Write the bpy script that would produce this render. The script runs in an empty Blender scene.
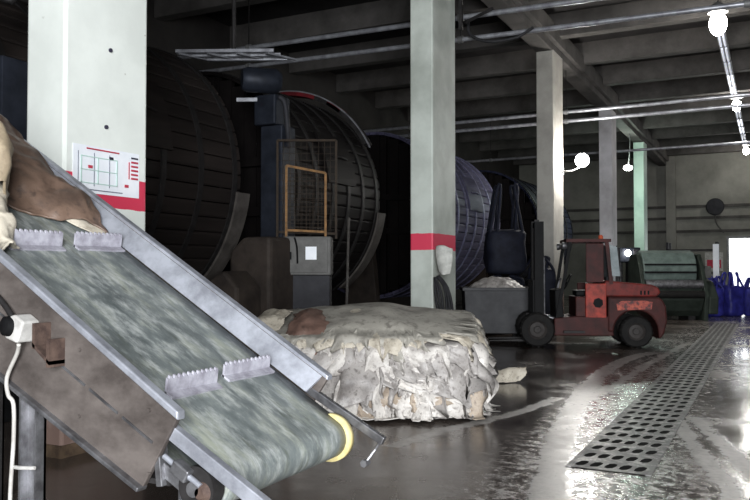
import bpy, math, random
from mathutils import Vector, Matrix, noise

random.seed(7)
PI = math.pi
scene = bpy.context.scene
COL = scene.collection
WM = {}          # world matrix of every parent, kept by hand


def V(*a):
    return Vector(a)


# ------------------------------------------------------------------ materials
def lin(c):
    return tuple(((x / 255 / 12.92) if x / 255 <= .04045 else ((x / 255 + .055) / 1.055) ** 2.4) for x in c)


class NT:
    def __init__(s, name):
        s.m = bpy.data.materials.new(name)
        s.m.use_nodes = True
        s.t = s.m.node_tree
        s.p = s.t.nodes['Principled BSDF']
        s.co = s.t.nodes.new('ShaderNodeTexCoord').outputs['Object']

    def n(s, typ, **kw):
        nd = s.t.nodes.new(typ)
        for k, v in kw.items():
            setattr(nd, k, v)
        return nd

    def l(s, a, b):
        s.t.links.new(a, b)

    def noise(s, scale, detail=4, rough=.6, vec=None, stretch=None):
        nd = s.n('ShaderNodeTexNoise')
        nd.inputs['Scale'].default_value = scale
        nd.inputs['Detail'].default_value = detail
        nd.inputs['Roughness'].default_value = rough
        v = vec or s.co
        if stretch:
            mp = s.n('ShaderNodeMapping')
            mp.inputs['Scale'].default_value = stretch
            s.l(v, mp.inputs['Vector'])
            v = mp.outputs['Vector']
        s.l(v, nd.inputs['Vector'])
        return nd.outputs['Fac']

    def ramp(s, fac, stops):
        nd = s.n('ShaderNodeValToRGB')
        el = nd.color_ramp.elements
        while len(el) < len(stops):
            el.new(.5)
        for e, (p, c) in zip(el, stops):
            e.position = p
            if isinstance(c, (int, float)):
                c = (c, c, c)
            e.color = (c[0], c[1], c[2], 1)
        s.l(fac, nd.inputs['Fac'])
        return nd.outputs['Color']

    def math(s, op, a, b=None, clamp=False):
        nd = s.n('ShaderNodeMath', operation=op, use_clamp=clamp)
        for i, x in enumerate((a, b)):
            if x is None:
                continue
            if isinstance(x, (int, float)):
                nd.inputs[i].default_value = x
            else:
                s.l(x, nd.inputs[i])
        return nd.outputs[0]

    def mix(s, fac, a, b):
        nd = s.n('ShaderNodeMix', data_type='RGBA')
        for i, x in ((0, fac), (6, a), (7, b)):
            if isinstance(x, (int, float)):
                nd.inputs[i].default_value = x
            elif isinstance(x, tuple):
                nd.inputs[i].default_value = (x[0], x[1], x[2], 1)
            else:
                s.l(x, nd.inputs[i])
        return nd.outputs[2]

    def sep(s):
        nd = s.n('ShaderNodeSeparateXYZ')
        s.l(s.co, nd.inputs[0])
        return nd.outputs

    def bump(s, h, strength=.3, dist=.01):
        nd = s.n('ShaderNodeBump')
        nd.inputs['Strength'].default_value = strength
        nd.inputs['Distance'].default_value = dist
        s.l(h, nd.inputs['Height'])
        s.l(nd.outputs['Normal'], s.p.inputs['Normal'])

    def set(s, col=None, rough=None, metal=None):
        for k, v in (('Base Color', col), ('Roughness', rough), ('Metallic', metal)):
            if v is None:
                continue
            if isinstance(v, (int, float)):
                s.p.inputs[k].default_value = v
            elif isinstance(v, tuple):
                s.p.inputs[k].default_value = (v[0], v[1], v[2], 1)
            else:
                s.l(v, s.p.inputs[k])
        return s


def mat(name, c1, c2=None, rough=.6, metal=0, scale=6, bump=.0, stretch=None, lo=.35, hi=.65, bdist=.01, spec=.18):
    """procedural two tone worn material, colours as sRGB 0..255"""
    t = NT(name)
    c1 = lin(c1)
    c2 = lin(c2) if c2 else tuple(x * .75 for x in c1)
    f = t.noise(scale, 5, .65, stretch=stretch)
    t.set(t.ramp(f, [(lo, c2), (hi, c1)]), rough, metal)
    t.p.inputs['Specular IOR Level'].default_value = spec
    if bump:
        t.bump(t.noise(scale * 3, 4, stretch=stretch), bump, bdist)
    return t.m


def emit(name, c, strength):
    t = NT(name)
    t.set(lin(c), .5)
    t.p.inputs['Emission Color'].default_value = (*lin(c), 1)
    t.p.inputs['Emission Strength'].default_value = strength
    return t.m


M = {}
M['steel'] = mat('worn_steel', (150, 150, 153), (96, 95, 97), .42, .8, 9, .1)
M['bright_steel'] = mat('bright_rail', (184, 187, 196), (140, 142, 150), .38, .6, 7, .05)
M['panel'] = mat('stained_panel', (102, 95, 91), (70, 64, 61), .5, .25, 4.5, .12, stretch=(1, 1, 1.6))
M['dark_steel'] = mat('dark_steel', (50, 48, 48), (30, 29, 29), .55, .2, 8, .1)
M['black'] = mat('black_paint', (20, 20, 21), (13, 13, 14), .6, 0, 8, spec=.1)
M['rubber'] = mat('rubber', (30, 29, 28), (20, 19, 19), .75, 0, 10, .2)
M['cleat'] = mat('cleat_plastic', (160, 159, 167), (124, 121, 130), .5, 0, 14, .05)
M['yellow_cap'] = mat('yellow_cap', (206, 194, 142), (170, 156, 108), .45, 0, 10)
M['white_plastic'] = mat('white_plastic', (186, 184, 180), (150, 147, 143), .45, 0, 12)
M['cable'] = mat('white_cable', (178, 175, 170), (146, 142, 137), .5, 0, 12)
M['rust'] = mat('rusty_bracket', (90, 74, 66), (62, 50, 46), .7, .2, 16, .2)
M['pipe'] = mat('galvanised_pipe', (178, 180, 186), (130, 130, 136), .35, .6, 5)
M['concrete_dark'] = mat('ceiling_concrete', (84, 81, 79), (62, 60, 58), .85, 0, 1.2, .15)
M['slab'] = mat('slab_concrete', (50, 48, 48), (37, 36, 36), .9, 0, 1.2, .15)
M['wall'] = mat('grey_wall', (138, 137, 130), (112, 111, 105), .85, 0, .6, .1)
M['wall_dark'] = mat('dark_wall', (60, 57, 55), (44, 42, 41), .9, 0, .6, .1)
M['sheet'] = mat('white_sheet', (240, 242, 246), (226, 230, 236), .5, 0, 3)
M['ink_grey'] = mat('ink_grey', (120, 124, 140), (100, 104, 120), .6)
M['ink_red'] = mat('ink_red', (190, 62, 80), (170, 50, 70), .6)
M['ink_dark'] = mat('ink_dark', (60, 58, 74), (48, 46, 60), .6)
M['ink_green'] = mat('ink_green', (190, 216, 206), (176, 206, 196), .6)
M['wood_a'] = mat('wet_staves', (43, 38, 36), (27, 24, 23), .55, 0, 2.2, .25, stretch=(1, .12, 1), spec=.07)
M['wood_b'] = mat('dark_red_staves', (22, 19, 19), (15, 13, 13), .6, 0, 2.2, .25, stretch=(1, .12, 1), spec=.07)
M['wood_c'] = mat('violet_staves', (88, 86, 108), (54, 52, 68), .5, 0, 2.2, .25, stretch=(1, .12, 1), spec=.07)
M['wood_d'] = mat('blue_staves', (38, 41, 60), (26, 28, 40), .6, 0, 2.2, .2, stretch=(1, .12, 1), spec=.07)
M['hoop'] = mat('hoop_steel', (36, 34, 34), (22, 21, 21), .6, 0, 8)
M['hoop_c'] = mat('hoop_bluish', (118, 118, 146), (84, 84, 104), .45, .4, 8)
M['red_guard'] = mat('red_guard', (104, 30, 36), (72, 24, 28), .55, .1, 6)
M['glint'] = mat('rim_glint', (92, 87, 83), (66, 62, 59), .5, .3, 4)  # pale tone of the lit streak on the drum rims, put into colour
M['plinth'] = mat('brown_plinth', (58, 51, 46), (40, 35, 32), .7, 0, 3, .15)
M['cab_grey'] = mat('cabinet_grey', (94, 93, 91), (74, 73, 71), .55, .1, 4)
M['cab_dark'] = mat('cabinet_dark', (46, 46, 50), (34, 34, 38), .6, .1, 4)
M['blue_dark'] = mat('blue_dark_steel', (42, 46, 55), (29, 32, 39), .5, .3, 4)
M['gate_yellow'] = mat('gate_ochre', (132, 98, 60), (92, 68, 42), .6, .1, 10)
M['mesh_dark'] = mat('mesh_dark', (52, 42, 32), (38, 31, 25), .7, 0, 10)
M['bin'] = mat('bin_plastic', (68, 68, 70), (50, 50, 52), .5, 0, 3)
M['bag_dark'] = mat('bag_navy', (30, 33, 46), (19, 21, 31), .7, 0, 5, .3)
M['bag_blue'] = mat('bag_blue', (54, 54, 140), (32, 32, 92), .4, 0, 4, .3)
M['green'] = mat('machine_green', (104, 117, 112), (76, 87, 83), .45, .1, 3)
M['green_dark'] = mat('machine_dark_green', (54, 61, 55), (36, 41, 37), .5, .1, 3)
M['red'] = mat('forklift_red', (108, 40, 36), (66, 30, 28), .5, .05, 5, lo=.3, hi=.6)
M['red_dark'] = mat('forklift_dark_red', (70, 33, 31), (45, 25, 24), .55, .05, 4)
M['orange_red'] = mat('panel_orange_red', (160, 58, 46), (98, 40, 34), .45, .05, 6)
M['decal'] = mat('orange_decal', (196, 92, 60), (160, 72, 50), .5)
t3_ = NT('faded_decal')
t3_.set(t3_.ramp(t3_.noise(9, 4, .7), [(.40, lin((70, 33, 31))), (.50, lin((150, 58, 46))), (.62, lin((176, 84, 58)))]), .6)
M['decal_faded'] = t3_.m
M['rim'] = mat('wheel_rim', (66, 62, 60), (46, 43, 42), .6, 0, 8)
M['glass'] = mat('dusty_window', (150, 158, 160), (120, 128, 130), .2, 0, 4)
M['rope'] = mat('dark_hose', (44, 44, 46), (30, 30, 32), .6, 0, 10)
M['rag'] = mat('white_rag', (196, 196, 190), (160, 160, 154), .8, 0, 8, .2)
M['pallet'] = mat('pallet_wood', (96, 80, 64), (66, 54, 44), .8, 0, 8, .2)
M['pole'] = mat('grey_pole', (78, 75, 72), (56, 53, 50), .6, 0, 8)
M['lamp_body'] = mat('lamp_body', (120, 120, 120), (90, 90, 90), .5, .3, 8)
M['lamp_on'] = emit('lamp_on', (255, 252, 244), 60)
M['flood_on'] = emit('flood_on', (255, 252, 246), 30)
M['tube_dim'] = emit('tube_dim', (236, 240, 255), .22)
M['tube_on'] = emit('tube_on', (240, 244, 255), 1.2)
M['outside'] = mat('outside_paving', (190, 188, 182), (170, 168, 162), .9, 0, 1)


def hide_mat(name, a, b, c, rough=.6, sc=5):
    t = NT(name)
    f = t.noise(sc, 6, .7)
    g = t.noise(sc * 4, 4, .6)
    c1 = t.ramp(f, [(.34, lin(b)), (.5, lin(a)), (.66, tuple(min(1, x * 1.12) for x in lin(a)))])
    c2 = t.mix(t.ramp(g, [(.52, 0.), (.68, .75)]), c1, lin(c))
    t.set(c2, rough)
    t.bump(t.noise(sc * 7, 4), .35, .008)
    return t.m


M['hide_white'] = hide_mat('hide_pale', (192, 187, 181), (148, 142, 137), (100, 93, 89), .55)
M['hide_grey'] = hide_mat('hide_grey', (158, 153, 149), (114, 109, 106), (82, 76, 73), .5)
M['hide_cream'] = hide_mat('hide_cream', (180, 172, 157), (142, 133, 119), (100, 90, 80), .6)
M['hide_tan'] = hide_mat('hide_tan', (160, 146, 130), (122, 108, 96), (88, 74, 66), .6)
M['hide_top'] = hide_mat('hide_olive_grey', (150, 146, 137), (112, 108, 101), (88, 83, 77), .6, 3)
M['hide_brown'] = hide_mat('hide_brown', (100, 81, 69), (72, 58, 50), (54, 44, 39), .5, 4)
M['hide_red'] = hide_mat('hide_red_brown', (112, 88, 78), (84, 66, 59), (68, 56, 51), .5, 4)
M['hide_khaki'] = hide_mat('hide_khaki', (152, 138, 115), (122, 108, 89), (104, 91, 75), .65, 4)


def belt_material():
    t = NT('green_grey_belt')
    f = t.noise(3.2, 6, .7, stretch=(1, 2.4, 1))
    g = t.noise(7, 6, .7, stretch=(.9, 2.4, .9))
    base = t.ramp(f, [(.32, lin((74, 80, 80))), (.5, lin((107, 113, 112))), (.68, lin((142, 146, 134)))])
    c = t.mix(t.ramp(g, [(.48, 0.), (.68, .7)]), base, lin((176, 179, 176)))
    h = t.noise(5.5, 5, .7, stretch=(.7, 3, .7))
    c = t.mix(t.ramp(h, [(.30, .7), (.44, 0.)]), c, lin((70, 74, 64)))
    t.set(c, t.ramp(f, [(.3, .35), (.7, .6)]))
    t.bump(g, .3, .006)
    return t.m


M['belt'] = belt_material()


def column_material(name, z0, z1, band=True, paint=(232, 236, 230), dirt=(206, 208, 202), low=1.0):
    t = NT(name)
    f = t.noise(1.1, 5, .6)
    c = t.ramp(f, [(.35, lin(dirt)), (.6, lin(paint))])
    xyz = t.sep()
    z = xyz[2]
    nz = t.math('MULTIPLY', t.math('SUBTRACT', t.noise(7, 4), .5), .025)
    zz = t.math('ADD', z, nz)
    # grimy, splashed lower shaft
    g = t.math('MULTIPLY', t.math('LESS_THAN', zz, low), .95)
    c = t.mix(t.math('MULTIPLY', g, t.ramp(t.noise(3.5, 5), [(.3, .8), (.6, 1.)])), c, lin((118, 92, 82)))
    spots = t.ramp(t.noise(13, 2, .5), [(.76, 0.), (.80, .5)])
    c = t.mix(spots, c, lin((120, 112, 100)))
    if band:
        m = t.math('MULTIPLY', t.math('GREATER_THAN', zz, z0), t.math('LESS_THAN', zz, z1))
        c = t.mix(m, c, lin((204, 58, 84)))
    t.set(c, .55)
    t.bump(t.noise(9, 4), .15, .01)
    return t.m


def floor_material():
    t = NT('wet_concrete_floor')
    x, y, z = t.sep()
    n1 = t.noise(.55, 6, .65)
    n2 = t.noise(3.2, 6, .7)
    n3 = t.noise(16, 4, .7)
    base = t.ramp(n1, [(.33, lin((58, 51, 47))), (.52, lin((80, 72, 67))), (.7, lin((102, 94, 88)))])
    base = t.mix(t.ramp(n2, [(.45, 0.), (.7, .3)]), base, lin((64, 59, 56)))
    rough = t.ramp(n1, [(.36, .10), (.5, .16), (.62, .30)])

    def path(pts, w, edge=.06, wob=.10):
        y0, y1 = pts[0][0], pts[-1][0]
        xs = [p[1] for p in pts]
        x0, x1 = min(xs) - .2, max(xs) + .2
        cv = t.n('ShaderNodeFloatCurve')
        c = cv.mapping.curves[0]
        pp = [((p[0] - y0) / (y1 - y0), (p[1] - x0) / (x1 - x0)) for p in pts]
        c.points[0].location = pp[0]
        c.points[1].location = pp[-1]
        for p in pp[1:-1]:
            c.points.new(*p)
        cv.mapping.update()
        u = t.math('DIVIDE', t.math('SUBTRACT', y, y0), y1 - y0)
        t.l(u, cv.inputs['Value'])
        xc = t.math('ADD', t.math('MULTIPLY', cv.outputs[0], x1 - x0), x0)
        wv = t.math('MULTIPLY', t.math('SUBTRACT', t.noise(5, 5, .7), .5), wob * 2)
        d = t.math('ABSOLUTE', t.math('ADD', t.math('SUBTRACT', x, xc), wv))
        m = t.math('SUBTRACT', 1, t.math('DIVIDE', t.math('SUBTRACT', d, w), edge), True)
        m = t.math('MINIMUM', m, 1, True)
        inside = t.math('MULTIPLY', t.math('GREATER_THAN', u, 0), t.math('LESS_THAN', u, 1))
        return t.math('MULTIPLY', m, inside)

    pale = lin((176, 172, 168))
    mud = t.ramp(t.math('ADD', t.math('MULTIPLY', n3, .5), t.math('MULTIPLY', n2, .5)), [(.36, .25), (.56, .95)])
    # broad pale tread streaks left in the mud
    masks = [path([(3.2, -.92), (5.2, -1.33), (6.5, -1.6), (7.6, -1.78), (10.4, -2.11), (13.2, -2.2), (15, -1.9)], .10),
             path([(4.5, -.20), (5.85, -.26), (6.43, -.40), (7.26, -.60), (8.4, -.86), (9.6, -1.1)], .05),
             path([(3.8, .18), (5.9, -.02), (6.6, -.18), (7.5, -.42), (8.6, -.7)], .05),
             path([(6.0, -2.9), (6.8, -2.75), (8.0, -2.4), (9.2, -2.25)], .05),
             path([(8.3, -2.0), (10, -1.85), (13, -1.75), (17, -1.55)], .05, wob=.2)]
    tot = masks[0]
    for m in masks[1:]:
        tot = t.math('MAXIMUM', tot, m)
    mm = t.math('MULTIPLY', tot, mud)
    # spattered pale mud along both sides of the channel
    ch = path([(2, -1.0), (6, -1.18), (10, -1.35), (16, -1.35), (30, -1.2)], .52, .45, .3)
    spl = t.math('MULTIPLY', ch, t.ramp(t.noise(9, 6, .8), [(.47, 0.), (.6, .75)]))
    mm = t.math('MAXIMUM', mm, spl)
    col = t.mix(mm, base, pale)
    r2 = t.n('ShaderNodeMix', data_type='FLOAT')
    t.l(mm, r2.inputs[0])
    t.l(rough, r2.inputs[2])
    r2.inputs[3].default_value = .42
    t.set(col, r2.outputs[0])
    hb = t.math('ADD', t.math('MULTIPLY', t.noise(1.6, 3), .3), t.math('ADD', t.math('MULTIPLY', n3, .05), t.math('MULTIPLY', mm, .35)))
    t.bump(hb, .16, .02)
    return t.m


M['floor'] = floor_material()


# ------------------------------------------------------------------ mesh builder
class MB:
    def __init__(s):
        s.v, s.f = [], []

    def add(s, vs, fs):
        o = len(s.v)
        s.v += [Vector(p) for p in vs]
        s.f += [tuple(i + o for i in f) for f in fs]
        return s

    def box(s, x0, x1, y0, y1, z0, z1):
        return s.add([(x, y, z) for x in (x0, x1) for y in (y0, y1) for z in (z0, z1)],
                     [(0, 1, 3, 2), (4, 6, 7, 5), (0, 4, 5, 1), (2, 3, 7, 6), (0, 2, 6, 4), (1, 5, 7, 3)])

    def bar(s, p0, p1, w, h, up=(0, 0, 1)):
        """box section beam from p0 to p1, w across, h along up"""
        p0, p1 = Vector(p0), Vector(p1)
        d = (p1 - p0).normalized()
        up = Vector(up)
        if abs(d.dot(up)) > .97:
            up = Vector((1, 0, 0))
        a = d.cross(up).normalized()
        b = a.cross(d).normalized()
        vs = []
        for p in (p0, p1):
            for i, j in ((-1, -1), (1, -1), (1, 1), (-1, 1)):
                vs.append(p + a * w / 2 * i + b * h / 2 * j)
        return s.add(vs, [(3, 2, 1, 0), (4, 5, 6, 7)] + [(i, (i + 1) % 4, 4 + (i + 1) % 4, 4 + i) for i in range(4)])

    def cyl(s, p0, p1, r0, r1=None, n=20, caps=True):
        r1 = r0 if r1 is None else r1
        p0, p1 = Vector(p0), Vector(p1)
        d = (p1 - p0).normalized()
        a = d.orthogonal().normalized()
        b = d.cross(a)
        vs = []
        for p, r in ((p0, r0), (p1, r1)):
            for i in range(n):
                t = 2 * PI * i / n
                vs.append(p + a * r * math.cos(t) + b * r * math.sin(t))
        fs = [(i, (i + 1) % n, n + (i + 1) % n, n + i) for i in range(n)]
        if caps:
            fs += [tuple(reversed(range(n))), tuple(range(n, 2 * n))]
        return s.add(vs, fs)

    def tube(s, pts, r, n=8, smooth=4):
        P = [Vector(p) for p in pts]
        if smooth > 1 and len(P) > 2:
            Q = []
            for i in range(len(P) - 1):
                a, b, c, d = P[max(0, i - 1)], P[i], P[i + 1], P[min(len(P) - 1, i + 2)]
                for k in range(smooth):
                    t = k / smooth
                    Q.append(.5 * ((2 * b) + (c - a) * t + (2 * a - 5 * b + 4 * c - d) * t * t + (3 * b - a - 3 * c + d) * t ** 3))
            P = Q + [P[-1]]
        vs, fs = [], []
        prev = None
        for i, p in enumerate(P):
            d = (P[min(i + 1, len(P) - 1)] - P[max(0, i - 1)]).normalized()
            a = d.orthogonal() if prev is None else prev - d * prev.dot(d)
            a.normalize()
            prev = a
            b = d.cross(a)
            for k in range(n):
                t = 2 * PI * k / n
                vs.append(p + a * r * math.cos(t) + b * r * math.sin(t))
        for i in range(len(P) - 1):
            for k in range(n):
                fs.append((i * n + k, i * n + (k + 1) % n, (i + 1) * n + (k + 1) % n, (i + 1) * n + k))
        fs += [tuple(reversed(range(n))), tuple(range(len(vs) - n, len(vs)))]
        return s.add(vs, fs)

    def prism(s, poly, fn0, fn1):
        """poly of 2-tuples, each end placed in space by a function"""
        n = len(poly)
        vs = [fn0(*p) for p in poly] + [fn1(*p) for p in poly]
        return s.add(vs, [tuple(reversed(range(n))), tuple(range(n, 2 * n))] +
                     [(i, (i + 1) % n, n + (i + 1) % n, n + i) for i in range(n)])

    def xz(s, poly, y0, y1):
        return s.prism(poly, lambda a, b: (a, y0, b), lambda a, b: (a, y1, b))

    def grid(s, fn, nu, nv):
        vs = [fn(i / nu, j / nv) for i in range(nu + 1) for j in range(nv + 1)]
        w = nv + 1
        return s.add(vs, [(i * w + j, (i + 1) * w + j, (i + 1) * w + j + 1, i * w + j + 1) for i in range(nu) for j in range(nv)])

    def lathe(s, c, axis, prof, n=48, a0=0, a1=2 * PI):
        """prof = list of (radius, along axis)"""
        c, d = Vector(c), Vector(axis).normalized()
        up = Vector((0, 0, 1)) if abs(d.z) < .9 else Vector((1, 0, 0))
        b = (up - d * up.dot(d)).normalized()
        a = b.cross(d)
        full = abs(a1 - a0 - 2 * PI) < 1e-6
        m = n if full else n + 1
        vs = []
        for i in range(m):
            t = a0 + (a1 - a0) * i / n
            e = a * math.cos(t) + b * math.sin(t)
            vs += [c + e * r + d * h for r, h in prof]
        k = len(prof)
        fs = []
        for i in range(n):
            j = (i + 1) % m
            fs += [(i * k + q, i * k + q + 1, j * k + q + 1, j * k + q) for q in range(k - 1)]
        return s.add(vs, fs)

    def ball(s, c, rx, ry=None, rz=None, n=20, m=12):
        ry, rz = ry or rx, rz or rx
        c = Vector(c)
        return s.grid(lambda u, v: c + Vector((rx * math.cos(2 * PI * u) * math.sin(PI * v), ry * math.sin(2 * PI * u) * math.sin(PI * v), rz * math.cos(PI * v))), n, m)

    def build(s, name, m, parent=None, smooth=False, bevel=0, solid=0, local=False, auto=None):
        me = bpy.data.meshes.new(name)
        mw = WM[parent.name] if parent else None
        inv = mw.inverted() if (mw and not local) else Matrix()
        me.from_pydata([inv @ p for p in s.v], [], s.f)
        me.validate()
        me.materials.append(M[m] if isinstance(m, str) else m)
        o = bpy.data.objects.new(name, me)
        COL.objects.link(o)
        import bmesh
        bm = bmesh.new()
        bm.from_mesh(me)
        bmesh.ops.remove_doubles(bm, verts=bm.verts, dist=1e-5)
        if not solid:
            bmesh.ops.recalc_face_normals(bm, faces=bm.faces)
        bm.to_mesh(me)
        bm.free()
        if parent:
            o.parent = parent
        WM[o.name] = mw or Matrix()
        if smooth or auto:
            me.polygons.foreach_set('use_smooth', [True] * len(me.polygons))
            if auto:
                me.set_sharp_from_angle(angle=math.radians(auto))
        if solid:
            md = o.modifiers.new('thickness', 'SOLIDIFY')
            md.thickness = solid
            md.offset = 0
        if bevel:
            md = o.modifiers.new('edges', 'BEVEL')
            md.width = bevel
            md.segments = 2
            md.limit_method = 'ANGLE'
        return o


def tag(o, label, cat, group=None, kind=None):
    o['label'] = label
    o['category'] = cat
    if group:
        o['group'] = group
    if kind:
        o['kind'] = kind
    return o


def thing(name, label, cat, loc=(0, 0, 0), rz=0, group=None, kind=None):
    o = bpy.data.objects.new(name, None)
    o.empty_display_size = .2
    COL.objects.link(o)
    o.location = loc
    o.rotation_euler = (0, 0, rz)
    WM[o.name] = Matrix.Translation(Vector(loc)) @ Matrix.Rotation(rz, 4, 'Z')
    return tag(o, label, cat, group, kind)


def copy_tree(o, parent=None):
    c = o.copy()
    COL.objects.link(c)
    c.parent = parent
    for ch in [x for x in bpy.data.objects if x.parent == o]:
        copy_tree(ch, c)
    return c


def solo(mb, name, m, label, cat, origin=None, group=None, kind=None, **kw):
    """a one mesh thing, with its origin put at its base"""
    o = mb.build(name, m, None, **kw)
    lo = Vector((sum(p.x for p in mb.v) / len(mb.v), sum(p.y for p in mb.v) / len(mb.v), min(p.z for p in mb.v)))
    if origin is not None:
        lo = Vector(origin)
    o.data.transform(Matrix.Translation(-lo))
    o.location = lo
    WM[o.name] = Matrix.Translation(lo)
    return tag(o, label, cat, group, kind)


# ------------------------------------------------------------------ camera
cam_d = bpy.data.cameras.new('camera')
cam_d.sensor_width = 36
cam_d.lens = 780 / 750 * 36
cam_d.clip_end = 300
cam = bpy.data.objects.new('camera', cam_d)
COL.objects.link(cam)
cam.location = (0, 0, 1.5)
cam.rotation_euler = (math.radians(90 + 1.47), 0, math.radians(26.86))
scene.camera = cam

# ------------------------------------------------------------------ room shell
XL, XR, YB, YF = -13.5, 7.0, -4.6, 46.0
ZC = 8.35
fl = MB().add([(XL - .3, YB - .3, 0), (XR + .3, YB - .3, 0), (XR + .3, YF + .3, 0), (XL - .3, YF + .3, 0)], [(0, 1, 2, 3)])
fl.add([(XL - .3, YB - .3, -.3), (XR + .3, YB - .3, -.3), (XR + .3, YF + .3, -.3), (XL - .3, YF + .3, -.3)], [(3, 2, 1, 0)])
fl.add([], [])
o = fl.build('floor', 'floor')
tag(o, 'wet dark concrete factory floor with pale mud streaks', 'floor', kind='structure')
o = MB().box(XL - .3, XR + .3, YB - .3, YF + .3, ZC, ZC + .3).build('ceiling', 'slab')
tag(o, 'dark concrete roof slab above the ribs', 'ceiling', kind='structure')
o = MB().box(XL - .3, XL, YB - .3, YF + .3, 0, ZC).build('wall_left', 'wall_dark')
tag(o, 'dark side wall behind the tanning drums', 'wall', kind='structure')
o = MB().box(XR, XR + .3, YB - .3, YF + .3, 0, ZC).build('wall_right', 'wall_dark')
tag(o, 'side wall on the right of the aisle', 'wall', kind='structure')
DX0, DX1, DZ = -1.96, 2.2, 3.2
w = MB().box(XL, DX0, YF, YF + .3, 0, ZC).box(DX1, XR, YF, YF + .3, 0, ZC).box(DX0, DX1, YF, YF + .3, DZ, ZC)
tag(w.build('wall_far', 'wall'), 'pale end wall at the far end of the aisle', 'wall', kind='structure')
BX0, BX1, BZ = .6, 6.4, 5.2
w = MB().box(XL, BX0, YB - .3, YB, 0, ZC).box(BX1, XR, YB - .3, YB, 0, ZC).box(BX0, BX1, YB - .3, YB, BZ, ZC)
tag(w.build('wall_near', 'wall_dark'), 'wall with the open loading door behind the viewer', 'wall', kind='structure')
f_ = MB().box(DX0 - .12, DX0, YF - .06, YF, 0, DZ + .12).box(DX1, DX1 + .12, YF - .06, YF, 0, DZ + .12).box(DX0, DX1, YF - .06, YF, DZ, DZ + .12)
tag(f_.build('trim_1', 'lamp_body'), 'grey steel frame around the bright far doorway', 'door frame', kind='structure')
# paving in the open outside both doors
tag(MB().box(-20, 20, YF + .3, YF + 30, -.3, -.02).build('ground', 'outside'), 'pale paving in the sun outside the far doorway', 'ground', kind='structure')
tag(MB().box(-20, 20, YB - 30, YB - .3, -.3, -.02).build('ground', 'outside'), 'pale paving outside the loading door behind the viewer', 'ground', kind='structure')
# girts on the far wall
for i, z in enumerate((4.98, 4.35, 3.62)):
    o = MB().box(XL, XR, YF - .14, YF, z - .07, z + .07).build('trim_%d' % (i + 2), 'concrete_dark')
    tag(o, '%s horizontal rail along the far end wall' % ('highest', 'middle', 'lowest')[i], 'wall rail', kind='structure')
o = MB().box(-5.1, -4.6, YF - .35, YF, 0, ZC).build('trim_5', 'wall')
tag(o, 'flat pilaster on the far end wall', 'pilaster', kind='structure')
# roof ribs
k = 0
y = -6.4 + 3.02
while y < YF:
    r = MB().xz([(XL, ZC + .02), (XL, 7.72), (XR, 7.72), (XR, ZC + .02)], y - .17, y + .17)
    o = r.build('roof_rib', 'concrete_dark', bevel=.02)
    tag(o, 'concrete rib crossing under the dark roof slab', 'roof rib', 'parallel ribs under the roof slab', 'structure')
    y += 3.02
# eaves beam over the pillars
b = MB().box(-5.62, -4.93, YB, YF, 7.5, 7.95).box(-5.5, -5.05, YB, YF, 7.3, 7.5)
tag(b.build('beam', 'concrete_dark', bevel=.02), 'long concrete beam carried by the row of pillars', 'beam', kind='structure')

# pillars
specs = [(4.444, 5.375, 5.504, (2.03, 2.30), True, (226, 230, 224), (210, 214, 208), 'nearest white pillar behind the conveyor, carrying the notice'),
         (12.127, 13.202, 5.47, (1.84, 2.12), True, (190, 196, 188), (158, 163, 155), 'second white pillar with a red band behind the hide stack'),
         (20.346, 21.457, 5.50, (1.75, 2.03), False, (158, 155, 148), (130, 127, 121), 'third pale pillar rising behind the forklift mast'),
         (28.945, 29.867, 5.52, (1.8, 2.0), False, (182, 180, 184), (152, 150, 152), 'fourth slim pillar beyond the forklift'),
         (36.9, 37.97, 5.50, (1.8, 2.0), False, (196, 222, 206), (170, 198, 184), 'fifth pillar coloured pale mint green'),  # pale mint base tone over the whole shaft
         (-3.3, -2.4, 5.50, (1.9, 2.2), False, (230, 230, 226), (204, 204, 200), 'pillar behind the viewer')]
for i, (y0, y1, x0, bd, band, p, d, lab) in enumerate(specs):
    m = column_material('pillar_paint', bd[0], bd[1], band, p, d, 1.02 if i != 1 else .55)
    mb = MB().box(-x0, -5.05, y0, y1, 0, 7.35)
    o = mb.build('pillar', m, bevel=.025)
    tag(o, lab, 'pillar', kind='structure')
    if i < 2:
        for yy, zz in ((4.88, 2.72), (4.92, 3.39)) if i == 0 else ():
            a = MB().cyl((-5.06, yy, zz), (-5.035, yy, zz), .018, n=10).build('anchor', 'ink_dark', o)
        if i == 0:
            MB().box(-x0 - .012, -5.038, y0 - .012, y1 + .012, 0, .10).build('kerb', 'pallet', o)

# ------------------------------------------------------------------ floor channel with cast grating
gx0, gx1, gy0, gy1 = -1.37, -.83, 6.0, 24.0


def grating():
    """cast plate with a regular field of diamond holes"""
    mb = MB()
    cell_y, cell_x = .30, .108
    ny, nx = int((gy1 - gy0) / cell_y), 5
    z1, z0 = .007, -.02
    for i in range(ny):
        for j in range(nx):
            x0 = gx0 + j * cell_x
            y0 = gy0 + i * cell_y
            x1, y1 = x0 + cell_x, y0 + cell_y
            cx, cy = (x0 + x1) / 2, (y0 + y1) / 2
            out = [(x0, y0), (cx, y0), (x1, y0), (x1, cy), (x1, y1), (cx, y1), (x0, y1), (x0, cy)]
            rx, ry = .038, .085
            inn = [(cx - rx * .8, cy - ry * .75), (cx, cy - ry), (cx + rx * .8, cy - ry * .75), (cx + rx, cy), (cx + rx * .8, cy + ry * .75), (cx, cy + ry), (cx - rx * .8, cy + ry * .75), (cx - rx, cy)]
            skew = .014
            inn = [(a + (b - cy) * skew / ry, b) for a, b in inn]
            vs = [(a, b, z1) for a, b in out] + [(a, b, z1) for a, b in inn]
            fs = [(q, (q + 1) % 8, 8 + (q + 1) % 8, 8 + q) for q in range(8)]
            mb.add(vs, fs)
    return mb


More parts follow.
